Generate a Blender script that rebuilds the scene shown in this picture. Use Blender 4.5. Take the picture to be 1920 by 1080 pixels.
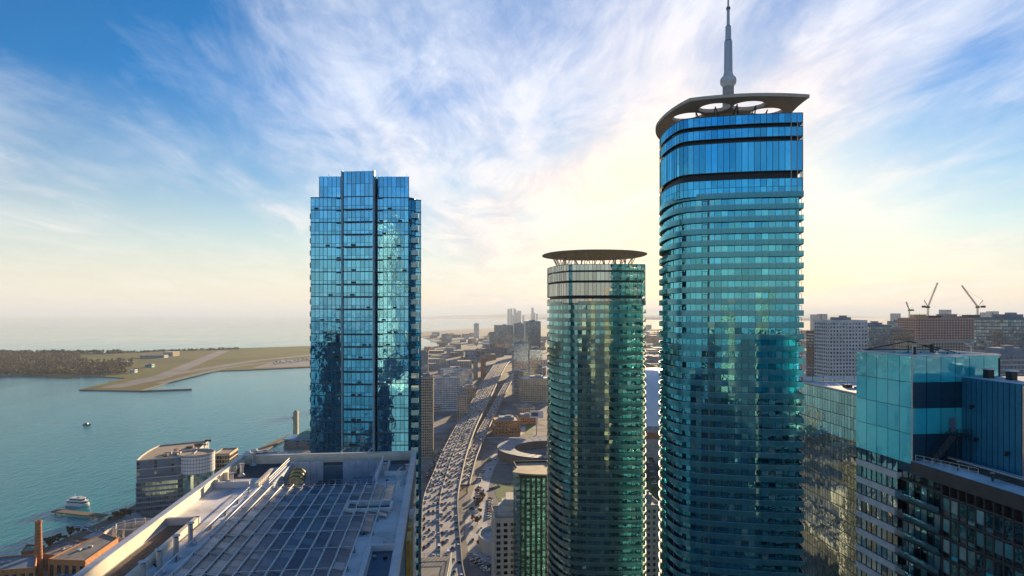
import bpy, bmesh, math, random
from mathutils import Vector, noise
random.seed(11)
R = math.radians
scene = bpy.context.scene
for o in list(bpy.data.objects): bpy.data.objects.remove(o)
COL = scene.collection

# ------------------------------------------------------------------ camera
CAMZ = 165.0; F = 1200.0; HY = 588.0
cam_d = bpy.data.cameras.new("camera"); cam = bpy.data.objects.new("camera", cam_d); COL.objects.link(cam)
cam.location = (0, 0, CAMZ); cam.rotation_euler = (R(90), 0, 0)
cam_d.sensor_width = 36; cam_d.lens = F/1920*36
cam_d.shift_y = (HY-540)/1920
cam_d.clip_start = 0.5; cam_d.clip_end = 300000
scene.camera = cam

# ------------------------------------------------------------------ world, sun, exposure
SUN_AZ, SUN_EL = 16.5, 8.0           # degrees right of the view axis, above the horizon
w = bpy.data.worlds.new("World"); scene.world = w; w.use_nodes = True
nt = w.node_tree; nt.nodes.clear()
def N(tree, typ, **kw):
    n = tree.nodes.new(typ)
    for k, v in kw.items():
        if k == 'inp':
            for i, val in v.items(): n.inputs[i].default_value = val
        else: setattr(n, k, v)
    return n
def L(tree, a, b): tree.links.new(a, b)
def math_(tree, op, a=None, b=None, va=0, vb=0, clamp=False):
    n = N(tree, 'ShaderNodeMath', operation=op, use_clamp=clamp)
    for i, (s, v) in enumerate(((a, va), (b, vb))):
        if s is not None: L(tree, s, n.inputs[i])
        else: n.inputs[i].default_value = v
    return n.outputs[0]
def ramp(tree, src, stops, interp='LINEAR'):
    n = N(tree, 'ShaderNodeValToRGB'); n.color_ramp.interpolation = interp
    e = n.color_ramp.elements
    while len(e) < len(stops): e.new(0.5)
    for i, (p, c) in enumerate(stops):
        e[i].position = p; e[i].color = c if len(c) == 4 else (*c, 1)
    if src is not None: L(tree, src, n.inputs[0])
    return n.outputs[0]
def mixc(tree, fac, a, b, blend='MIX'):
    n = N(tree, 'ShaderNodeMix', data_type='RGBA', blend_type=blend)
    for s, v in ((0, fac), (6, a), (7, b)):
        if hasattr(v, 'node'): L(tree, v, n.inputs[s])
        elif s == 0: n.inputs[0].default_value = v
        else: n.inputs[s].default_value = (*v, 1)
    return n.outputs[2]

sky = N(nt, 'ShaderNodeTexSky', sky_type='NISHITA', sun_disc=False)
sky.sun_elevation = R(SUN_EL); sky.sun_rotation = R(SUN_AZ)
sky.altitude = 160; sky.air_density = 1.0; sky.dust_density = 0.3; sky.ozone_density = 3.0
tc = N(nt, 'ShaderNodeTexCoord'); sep = N(nt, 'ShaderNodeSeparateXYZ'); L(nt, tc.outputs['Generated'], sep.inputs[0])
dx, dy, dz = sep.outputs
zc = math_(nt, 'MAXIMUM', dz, None, vb=0.0)
zz = math_(nt, 'ADD', zc, None, vb=0.10)
comb = N(nt, 'ShaderNodeCombineXYZ'); L(nt, math_(nt, 'DIVIDE', dx, zz), comb.inputs[0]); L(nt, math_(nt, 'DIVIDE', dy, zz), comb.inputs[1])
def cloudnoise(loc, rot, scl, s, detail, rough, dist):
    mp = N(nt, 'ShaderNodeMapping'); mp.inputs['Location'].default_value = loc
    mp.inputs['Rotation'].default_value = (0, 0, R(rot)); mp.inputs['Scale'].default_value = scl
    L(nt, comb.outputs[0], mp.inputs[0])
    n = N(nt, 'ShaderNodeTexNoise', inp={'Scale': s, 'Detail': detail, 'Roughness': rough, 'Distortion': dist})
    L(nt, mp.outputs[0], n.inputs['Vector']); return n.outputs[0]
n_big = cloudnoise((1.3, 0.4, 0), 25, (1.0, 0.55, 1), 0.42, 3, 0.5, 0.6)
n_str = cloudnoise((0.2, 3.1, 0), 62, (1.8, 0.5, 1), 0.9, 10, 0.62, 0.55)
n_fin = cloudnoise((4.2, 0.1, 0), 40, (1.0, 0.5, 1), 3.0, 9, 0.66, 0.5)
# the broad bank of cloud that sits to the right of the view axis, and the clear upper left
bank = N(nt, 'ShaderNodeVectorMath', operation='DOT_PRODUCT'); L(nt, tc.outputs['Generated'], bank.inputs[0])
_b = Vector((0.20, 1.0, 0.34)).normalized(); bank.inputs[1].default_value = _b
bankf = ramp(nt, bank.outputs['Value'], [(0.74, (0, 0, 0)), (0.985, (1, 1, 1))])
cov = math_(nt, 'ADD', math_(nt, 'MULTIPLY', n_big, None, vb=0.95), math_(nt, 'MULTIPLY', n_str, None, vb=0.75))
cov = math_(nt, 'ADD', cov, math_(nt, 'MULTIPLY', n_fin, None, vb=0.42))
cov = math_(nt, 'ADD', cov, math_(nt, 'MULTIPLY', bankf, None, vb=0.31))
cmask = ramp(nt, cov, [(1.03/2, (0, 0, 0)), (1.20/2, (0.26,)*3), (1.43/2, (0.97,)*3)])
cmask_in = nt.nodes[-1] if False else None
cov2 = math_(nt, 'MULTIPLY', cov, None, vb=0.5)
for l in list(nt.links):
    if l.to_socket.node.type == 'VALTORGB' and l.from_socket == cov: nt.links.remove(l)
L(nt, cov2, cmask.node.inputs[0])
# sky colour: the physical sky, a little richer in colour as in the photograph
hsv0 = N(nt, 'ShaderNodeHueSaturation', inp={'Hue': 0.485, 'Saturation': 1.65, 'Value': 1.0}); L(nt, sky.outputs[0], hsv0.inputs['Color'])
hsv = N(nt, 'ShaderNodeMix', data_type='RGBA', blend_type='MULTIPLY'); L(nt, ramp(nt, zc, [(0.04, (0.1,)*3), (0.30, (1, 1, 1))]), hsv.inputs[0]); L(nt, hsv0.outputs[0], hsv.inputs[6]); hsv.inputs[7].default_value = (0.0, 0.80, 1.12, 1)
sunv = Vector((math.sin(R(SUN_AZ))*math.cos(R(SUN_EL)), math.cos(R(SUN_AZ))*math.cos(R(SUN_EL)), math.sin(R(SUN_EL))))
dots = N(nt, 'ShaderNodeVectorMath', operation='DOT_PRODUCT'); L(nt, tc.outputs['Generated'], dots.inputs[0]); dots.inputs[1].default_value = sunv
glow = math_(nt, 'POWER', math_(nt, 'MAXIMUM', dots.outputs['Value'], None, vb=0), None, vb=42)
SK = 1.0
elev = ramp(nt, zc, [(0.0, (1, 1, 1)), (0.08, (0.74,)*3), (0.20, (0.24,)*3), (0.31, (0, 0, 0))])
skyc = mixc(nt, math_(nt, 'MULTIPLY', elev, None, vb=0.80), hsv.outputs[2], (7.0, 6.1, 5.1))
cl_low = mixc(nt, glow, (6.8, 6.3, 5.8), (11.0, 8.3, 5.0))
cl_hi = (5.6, 6.0, 6.9)
clc = mixc(nt, ramp(nt, zc, [(0.05, (0, 0, 0)), (0.30, (1, 1, 1))]), cl_low, cl_hi)
shade = ramp(nt, n_fin, [(0.36, (0.72, 0.77, 0.87)), (0.56, (1, 1, 1))])
clc = mixc(nt, 1.0, clc, shade, 'MULTIPLY')
skym = mixc(nt, cmask, skyc, clc)
skym = mixc(nt, math_(nt, 'MULTIPLY', glow, None, vb=0.55), skym, (12.0, 8.0, 4.6))
bg = N(nt, 'ShaderNodeBackground'); bg.inputs[1].default_value = 0.05
L(nt, skym, bg.inputs[0]); wo = N(nt, 'ShaderNodeOutputWorld'); L(nt, bg.outputs[0], wo.inputs[0])

sun_d = bpy.data.lights.new("sun", 'SUN'); sun = bpy.data.objects.new("sun", sun_d); COL.objects.link(sun)
sun_d.energy = 5.0; sun_d.angle = R(0.6); sun_d.color = (1.0, 0.74, 0.44)
sun.rotation_euler = (-sunv).to_track_quat('-Z', 'Y').to_euler(); sun.location = (0, 0, 900)
vs = scene.view_settings; vs.view_transform = 'Standard'; vs.look = 'None'; vs.exposure = 1.66; vs.gamma = 1.0
scene.cycles.use_denoising = True
scene.cycles.max_bounces = 7; scene.cycles.transparent_max_bounces = 12; scene.cycles.glossy_bounces = 4
scene.cycles.diffuse_bounces = 3; scene.cycles.volume_bounces = 1
scene.cycles.caustics_reflective = False; scene.cycles.caustics_refractive = False
scene.cycles.sample_clamp_indirect = 6

# ------------------------------------------------------------------ materials
M = {}
def newmat(name):
    m = bpy.data.materials.new(name); m.use_nodes = True; t = m.node_tree; t.nodes.clear()
    o = N(t, 'ShaderNodeOutputMaterial'); M[name] = m; return m, t, o
def rnd_(t):
    g = N(t, 'ShaderNodeNewGeometry'); oi = N(t, 'ShaderNodeObjectInfo')
    return math_(t, 'FRACT', math_(t, 'ADD', g.outputs['Random Per Island'], oi.outputs['Random']))
def solid(name, col, rough=0.75, metal=0.0, var=0.18, scale=0.6, spec=0.4, streak=0.0, bump=0.0, rnd=0.0, bscale=None):
    m, t, o = newmat(name)
    p = N(t, 'ShaderNodeBsdfPrincipled', inp={'Roughness': rough, 'Metallic': metal, 'Specular IOR Level': spec})
    g = N(t, 'ShaderNodeNewGeometry')
    mp = N(t, 'ShaderNodeMapping'); mp.inputs['Scale'].default_value = (1, 1, 0.25 if streak else 1); L(t, g.outputs['Position'], mp.inputs[0])
    n = N(t, 'ShaderNodeTexNoise', inp={'Scale': scale, 'Detail': 6, 'Roughness': 0.65}); L(t, mp.outputs[0], n.inputs['Vector'])
    lo = tuple(c*(1-var*1.6) for c in col); hi = tuple(min(1, c*(1+var)) for c in col)
    c = ramp(t, n.outputs[0], [(0.3, lo), (0.5, col), (0.72, hi)])
    if rnd:
        r = rnd_(t); f = math_(t, 'ADD', math_(t, 'MULTIPLY', r, None, vb=2*rnd), None, vb=1-rnd)
        c2 = N(t, 'ShaderNodeVectorMath', operation='SCALE'); L(t, c, c2.inputs[0]); L(t, f, c2.inputs['Scale']); c = c2.outputs[0]
    L(t, c, p.inputs['Base Color'])
    if bump:
        n2 = N(t, 'ShaderNodeTexNoise', inp={'Scale': bscale or scale*4, 'Detail': 5}); L(t, g.outputs['Position'], n2.inputs['Vector'])
        b = N(t, 'ShaderNodeBump', inp={'Strength': bump, 'Distance': 0.2}); L(t, n2.outputs[0], b.inputs['Height']); L(t, b.outputs[0], p.inputs['Normal'])
    L(t, p.outputs[0], o.inputs[0]); return m
def glass(name, tint, base=0.45, inter=None, rough=0.02, wav=0.02):
    """window pane: mirror-like outer face over a room or blind of its own colour"""
    m, t, o = newmat(name)
    inter = inter or [(0, (0.010, 0.016, 0.020)), (0.45, (0.02, 0.05, 0.06)), (0.72, (0.05, 0.10, 0.11)), (0.86, (0.28, 0.33, 0.31)), (0.95, (0.004, 0.006, 0.008))]
    r = rnd_(t); c = ramp(t, r, inter, 'CONSTANT')
    d = N(t, 'ShaderNodeBsdfDiffuse'); L(t, c, d.inputs[0])
    gl = N(t, 'ShaderNodeBsdfAnisotropic', inp={'Roughness': rough})
    tv = ramp(t, math_(t, 'FRACT', math_(t, 'MULTIPLY', r, None, vb=7.31)), [(0, tuple(x*0.80 for x in tint)), (1, tuple(min(1, x*1.1) for x in tint))])
    L(t, tv, gl.inputs['Color'])
    g = N(t, 'ShaderNodeNewGeometry')
    n = N(t, 'ShaderNodeTexNoise', inp={'Scale': 0.55, 'Detail': 2}); L(t, g.outputs['Position'], n.inputs['Vector'])
    b = N(t, 'ShaderNodeBump', inp={'Strength': wav, 'Distance': 1.0}); L(t, n.outputs[0], b.inputs['Height']); L(t, b.outputs[0], gl.inputs['Normal'])
    fr = N(t, 'ShaderNodeFresnel', inp={'IOR': 1.5})
    rv = math_(t, 'MULTIPLY', math_(t, 'FRACT', math_(t, 'MULTIPLY', r, None, vb=3.77)), None, vb=0.22)
    fac = math_(t, 'ADD', math_(t, 'ADD', fr.outputs[0], rv), None, vb=base-0.11, clamp=True)
    mx = N(t, 'ShaderNodeMixShader'); L(t, fac, mx.inputs[0]); L(t, d.outputs[0], mx.inputs[1]); L(t, gl.outputs[0], mx.inputs[2])
    L(t, mx.outputs[0], o.inputs[0]); return m
def railglass(name, tint, trans=0.42, refl=0.30, body=(0.10, 0.26, 0.28)):
    m, t, o = newmat(name)
    tr = N(t, 'ShaderNodeBsdfTransparent'); tr.inputs[0].default_value = (*tint, 1)
    d = N(t, 'ShaderNodeBsdfDiffuse'); d.inputs[0].default_value = (*body, 1)
    tl = N(t, 'ShaderNodeBsdfTranslucent'); tl.inputs[0].default_value = (min(1, body[0]*2.2), min(1, body[1]*1.6), min(1, body[2]*1.5), 1)
    a = N(t, 'ShaderNodeMixShader', inp={0: 0.5}); L(t, d.outputs[0], a.inputs[1]); L(t, tl.outputs[0], a.inputs[2])
    b = N(t, 'ShaderNodeMixShader', inp={0: trans}); L(t, a.outputs[0], b.inputs[1]); L(t, tr.outputs[0], b.inputs[2])
    gl = N(t, 'ShaderNodeBsdfAnisotropic', inp={'Roughness': 0.04}); gl.inputs[0].default_value = (min(1, tint[0]*1.1), tint[1], tint[2], 1)
    fr = N(t, 'ShaderNodeFresnel', inp={'IOR': 1.45}); fac = math_(t, 'ADD', fr.outputs[0], None, vb=refl-0.04, clamp=True)
    c = N(t, 'ShaderNodeMixShader'); L(t, fac, c.inputs[0]); L(t, b.outputs[0], c.inputs[1]); L(t, gl.outputs[0], c.inputs[2])
    L(t, c.outputs[0], o.inputs[0]); return m

solid('concrete', (0.36, 0.34, 0.31), 0.85, scale=0.25, var=0.2)
solid('pale_concrete', (0.52, 0.49, 0.44), 0.85, scale=0.3, var=0.15)
solid('slab_edge', (0.20, 0.21, 0.21), 0.8, scale=0.8)
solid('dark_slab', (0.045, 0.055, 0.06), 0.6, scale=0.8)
solid('canopy', (0.56, 0.49, 0.40), 0.7, scale=0.35, var=0.12)
solid('steel', (0.45, 0.46, 0.48), 0.4, 0.6, scale=2)
solid('dark_metal', (0.03, 0.035, 0.04), 0.5, 0.3)
solid('mullion', (0.05, 0.09, 0.11), 0.45, 0.4)
solid('mullion_blue', (0.03, 0.08, 0.12), 0.4, 0.4)
solid('mullion_pale', (0.16, 0.27, 0.36), 0.45, 0.3)
solid('white_paint', (0.72, 0.72, 0.70), 0.6, scale=1.0, var=0.1)
solid('roof_white', (0.72, 0.71, 0.70), 0.8, scale=0.18, var=0.3, bump=0.2)
solid('roof_gravel', (0.15, 0.125, 0.105), 0.95, scale=3.0, var=0.3, bump=0.6, bscale=9)
solid('roof_grey', (0.22, 0.21, 0.20), 0.9, scale=0.12, var=0.3)
solid('parapet', (0.72, 0.65, 0.52), 0.75, scale=0.3, var=0.15)
solid('coping', (0.50, 0.52, 0.55), 0.45, 0.3, scale=0.4)
solid('well_wall', (0.42, 0.50, 0.58), 0.6, scale=0.5, var=0.15)
solid('tank_yellow', (0.62, 0.44, 0.14), 0.5, scale=1.5)
solid('gold_panel', (0.45, 0.30, 0.08), 0.4, 0.3, scale=0.8)
solid('asphalt', (0.085, 0.08, 0.075), 0.9, scale=0.09, var=0.35)
solid('deck_asphalt', (0.34, 0.31, 0.285), 0.85, scale=0.06, var=0.25)
solid('barrier', (0.38, 0.35, 0.31), 0.85, scale=0.2)
solid('marking', (0.7, 0.7, 0.66), 0.7)
solid('plaza', (0.44, 0.43, 0.42), 0.85, scale=0.06, var=0.3)
solid('lawn', (0.05, 0.12, 0.03), 0.95, scale=0.3, var=0.3)
solid('brick', (0.36, 0.14, 0.06), 0.85, scale=0.6, var=0.3)
solid('orange_brick', (0.50, 0.21, 0.07), 0.85, scale=0.5, var=0.25)
solid('tan', (0.42, 0.33, 0.24), 0.85, scale=0.2)
solid('beige', (0.50, 0.40, 0.28), 0.85, scale=0.2)
solid('brown', (0.20, 0.13, 0.10), 0.85, scale=0.2)
solid('white_wall', (0.62, 0.63, 0.64), 0.7, scale=0.15)
solid('grey_wall', (0.22, 0.28, 0.34), 0.8, scale=0.15)
solid('blue_grey', (0.13, 0.19, 0.25), 0.6, scale=0.15)
solid('void', (0.02, 0.02, 0.022), 0.6)
solid('pink_wall', (0.46, 0.29, 0.26), 0.85, scale=0.15)
solid('dome', (0.78, 0.80, 0.84), 0.45, scale=0.05, var=0.06)
solid('teal_roof', (0.03, 0.30, 0.28), 0.5, scale=0.4)
solid('blue_tarp', (0.06, 0.30, 0.52), 0.5, scale=0.4)
solid('green_roof', (0.10, 0.34, 0.20), 0.6)
solid('timber', (0.22, 0.16, 0.11), 0.9, scale=0.7)
solid('blue_box', (0.03, 0.21, 0.34), 0.45, 0.2, scale=0.5, var=0.12)
solid('lit_metal', (0.62, 0.60, 0.58), 0.22, 0.85, scale=0.3)
solid('fascia', (0.06, 0.052, 0.05), 0.6, scale=0.5)
solid('spandrel', (0.64, 0.63, 0.60), 0.6, scale=0.4)
solid('dark_panel', (0.016, 0.07, 0.12), 0.3, 0.3, scale=0.6, var=0.2)
solid('car_white', (0.75, 0.75, 0.74), 0.3); solid('car_silver', (0.42, 0.43, 0.45), 0.3, 0.5)
solid('car_black', (0.02, 0.02, 0.022), 0.25); solid('car_grey', (0.12, 0.125, 0.13), 0.3, 0.3)
solid('car_red', (0.35, 0.03, 0.02), 0.3); solid('car_blue', (0.03, 0.08, 0.25), 0.3)
solid('car_glass', (0.015, 0.018, 0.02), 0.12, spec=0.6)
solid('tyre', (0.02, 0.02, 0.02), 0.9)
solid('bark', (0.10, 0.075, 0.055), 0.95, scale=3)
solid('runway', (0.19, 0.18, 0.175), 0.9, scale=0.01, var=0.2)
solid('rock', (0.13, 0.12, 0.11), 0.95, scale=0.4, var=0.4)
solid('boat_white', (0.75, 0.75, 0.73), 0.4, var=0.06); solid('boat_dark', (0.03, 0.035, 0.045), 0.4)
solid('far_land', (0.10, 0.11, 0.10), 0.95, scale=0.002, var=0.3)
solid('foam', (0.55, 0.62, 0.64), 0.6, var=0.3, scale=0.5)
def foliage(name, stops):
    m, t, o = newmat(name); r = rnd_(t); c = ramp(t, r, stops)
    p = N(t, 'ShaderNodeBsdfPrincipled', inp={'Roughness': 0.9, 'Specular IOR Level': 0.1}); L(t, c, p.inputs['Base Color'])
    L(t, p.outputs[0], o.inputs[0])
foliage('wood_leaves', [(0, (0.05, 0.042, 0.025)), (0.4, (0.12, 0.075, 0.04)), (0.7, (0.17, 0.11, 0.04)), (1, (0.22, 0.16, 0.05))])
foliage('dark_leaves', [(0, (0.025, 0.03, 0.02)), (1, (0.06, 0.055, 0.035))])
foliage('red_leaves', [(0, (0.16, 0.07, 0.05)), (0.6, (0.27, 0.13, 0.08)), (1, (0.20, 0.16, 0.06))])
foliage('green_leaves', [(0, (0.03, 0.06, 0.02)), (1, (0.08, 0.11, 0.03))])

glass('glass_ice', (0.17, 0.70, 0.90), 0.60)
glass('glass_ice_green', (0.42, 0.76, 0.76), 0.55)
glass('glass_crown', (0.12, 0.62, 0.90), 0.72, [(0, (0.01, 0.05, 0.08)), (0.6, (0.015, 0.07, 0.11))])
glass('glass_crown_pale', (0.66, 0.70, 0.68), 0.60, [(0, (0.16, 0.16, 0.13)), (0.5, (0.22, 0.21, 0.17)), (0.8, (0.10, 0.12, 0.12))])
glass('glass_blue', (0.20, 0.60, 0.90), 0.76, [(0, (0.008, 0.03, 0.05)), (0.5, (0.015, 0.05, 0.08)), (0.85, (0.06, 0.12, 0.15)), (0.95, (0.18, 0.22, 0.22))], wav=0.03)
glass('glass_teal', (0.55, 0.72, 0.68), 0.50, [(0, (0.02, 0.06, 0.06)), (0.25, (0.12, 0.32, 0.32)), (0.55, (0.26, 0.52, 0.50)), (0.8, (0.48, 0.60, 0.55)), (0.92, (0.01, 0.015, 0.015))], wav=0.02)
glass('glass_office', (0.68, 0.84, 0.78), 0.68, [(0, (0.02, 0.06, 0.055)), (0.6, (0.03, 0.08, 0.07))], wav=0.012)
glass('glass_far', (0.55, 0.68, 0.75), 0.30, [(0, (0.02, 0.03, 0.04)), (0.5, (0.04, 0.06, 0.08)), (0.85, (0.10, 0.13, 0.15))])
glass('glass_dark', (0.40, 0.48, 0.52), 0.22, [(0, (0.008, 0.010, 0.012)), (0.6, (0.02, 0.025, 0.03)), (0.93, (0.2, 0.19, 0.16))])
glass('glass_water', (0.40, 0.60, 0.66), 0.22, [(0, (0.01, 0.03, 0.04)), (0.7, (0.02, 0.06, 0.07)), (0.93, (0.15, 0.15, 0.12))])
glass('solar', (0.80, 0.74, 0.70), 0.20, [(0, (0.016, 0.022, 0.036)), (0.5, (0.024, 0.032, 0.048))], rough=0.28)
glass('panel_teal', (0.45, 0.95, 1.0), 0.42, [(0, (0.04, 0.70, 0.80)), (0.4, (0.07, 0.76, 0.84)), (0.7, (0.03, 0.64, 0.78))], rough=0.10, wav=0.06)
railglass('rail_ice', (0.30, 0.80, 0.90), 0.26, 0.20, body=(0.13, 0.49, 0.57))
railglass('rail_ice_green', (0.55, 0.80, 0.74), 0.26, 0.20, body=(0.27, 0.46, 0.42))
railglass('rail_blue', (0.40, 0.65, 0.78), body=(0.12, 0.24, 0.32))

# water
m, t, o = newmat('water')
d_ = N(t, 'ShaderNodeBsdfDiffuse'); p = N(t, 'ShaderNodeBsdfAnisotropic', inp={'Roughness': 0.1}); p.inputs[0].default_value = (0.74, 0.95, 1.0, 1)
g = N(t, 'ShaderNodeNewGeometry')
mp = N(t, 'ShaderNodeMapping'); mp.inputs['Rotation'].default_value = (0, 0, R(25)); mp.inputs['Scale'].default_value = (1, 0.35, 1); L(t, g.outputs['Position'], mp.inputs[0])
n1 = N(t, 'ShaderNodeTexNoise', inp={'Scale': 0.22, 'Detail': 6, 'Roughness': 0.62, 'Distortion': 0.4}); L(t, mp.outputs[0], n1.inputs['Vector'])
n2 = N(t, 'ShaderNodeTexNoise', inp={'Scale': 0.006, 'Detail': 5, 'Distortion': 1.0}); L(t, mp.outputs[0], n2.inputs['Vector'])
b = N(t, 'ShaderNodeBump', inp={'Strength': 0.75, 'Distance': 1.5}); L(t, n1.outputs[0], b.inputs['Height']); sy = N(t, 'ShaderNodeSeparateXYZ'); L(t, g.outputs['Position'], sy.inputs[0])
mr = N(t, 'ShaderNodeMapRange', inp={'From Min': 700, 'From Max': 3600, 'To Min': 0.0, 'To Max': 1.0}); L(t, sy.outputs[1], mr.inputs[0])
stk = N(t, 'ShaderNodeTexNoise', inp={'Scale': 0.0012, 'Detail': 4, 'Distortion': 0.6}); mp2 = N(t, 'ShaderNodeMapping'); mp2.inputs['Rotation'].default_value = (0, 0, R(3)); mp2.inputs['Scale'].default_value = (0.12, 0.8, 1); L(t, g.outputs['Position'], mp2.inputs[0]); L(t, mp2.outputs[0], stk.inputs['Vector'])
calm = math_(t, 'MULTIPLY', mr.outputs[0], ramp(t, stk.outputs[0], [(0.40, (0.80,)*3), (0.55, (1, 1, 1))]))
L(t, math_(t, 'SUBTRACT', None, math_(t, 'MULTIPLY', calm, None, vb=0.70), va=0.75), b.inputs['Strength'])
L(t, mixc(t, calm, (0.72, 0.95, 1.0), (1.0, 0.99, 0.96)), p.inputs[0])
L(t, b.outputs[0], p.inputs['Normal'])
fw = N(t, 'ShaderNodeFresnel', inp={'IOR': 1.33}); L(t, b.outputs[0], fw.inputs['Normal'])
L(t, ramp(t, n2.outputs[0], [(0.35, (0.07,)*3), (0.65, (0.15,)*3)]), p.inputs['Roughness'])
L(t, ramp(t, n2.outputs[0], [(0.3, (0.006, 0.17, 0.19)), (0.7, (0.012, 0.23, 0.25))]), d_.inputs[0])
mx = N(t, 'ShaderNodeMixShader'); L(t, math_(t, 'MULTIPLY', fw.outputs[0], None, vb=0.9), mx.inputs[0]); L(t, d_.outputs[0], mx.inputs[1]); L(t, p.outputs[0], mx.inputs[2]); L(t, mx.outputs[0], o.inputs[0])
# mottled ground of city blocks, and the airfield grass
def ground_mat(name, stops, s1, s2):
    m, t, o = newmat(name)
    p = N(t, 'ShaderNodeBsdfPrincipled', inp={'Roughness': 0.95, 'Specular IOR Level': 0.1})
    g = N(t, 'ShaderNodeNewGeometry')
    n1 = N(t, 'ShaderNodeTexNoise', inp={'Scale': s1, 'Detail': 8, 'Roughness': 0.7}); L(t, g.outputs['Position'], n1.inputs['Vector'])
    v = N(t, 'ShaderNodeTexVoronoi', inp={'Scale': s2}); L(t, g.outputs['Position'], v.inputs['Vector'])
    sp = N(t, 'ShaderNodeSeparateColor'); L(t, v.outputs['Color'], sp.inputs[0])
    f = math_(t, 'ADD', math_(t, 'MULTIPLY', n1.outputs[0], None, vb=0.7), math_(t, 'MULTIPLY', sp.outputs[0], None, vb=0.3))
    L(t, ramp(t, f, stops), p.inputs['Base Color']); L(t, p.outputs[0], o.inputs[0])
ground_mat('city_ground', [(0.3, (0.12, 0.115, 0.11)), (0.45, (0.22, 0.205, 0.19)), (0.6, (0.32, 0.30, 0.28)), (0.75, (0.14, 0.15, 0.08))], 0.02, 0.03)
ground_mat('airfield', [(0.25, (0.13, 0.10, 0.045)), (0.42, (0.12, 0.13, 0.035)), (0.55, (0.16, 0.16, 0.04)), (0.7, (0.17, 0.12, 0.06))], 0.006, 0.004)

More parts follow.
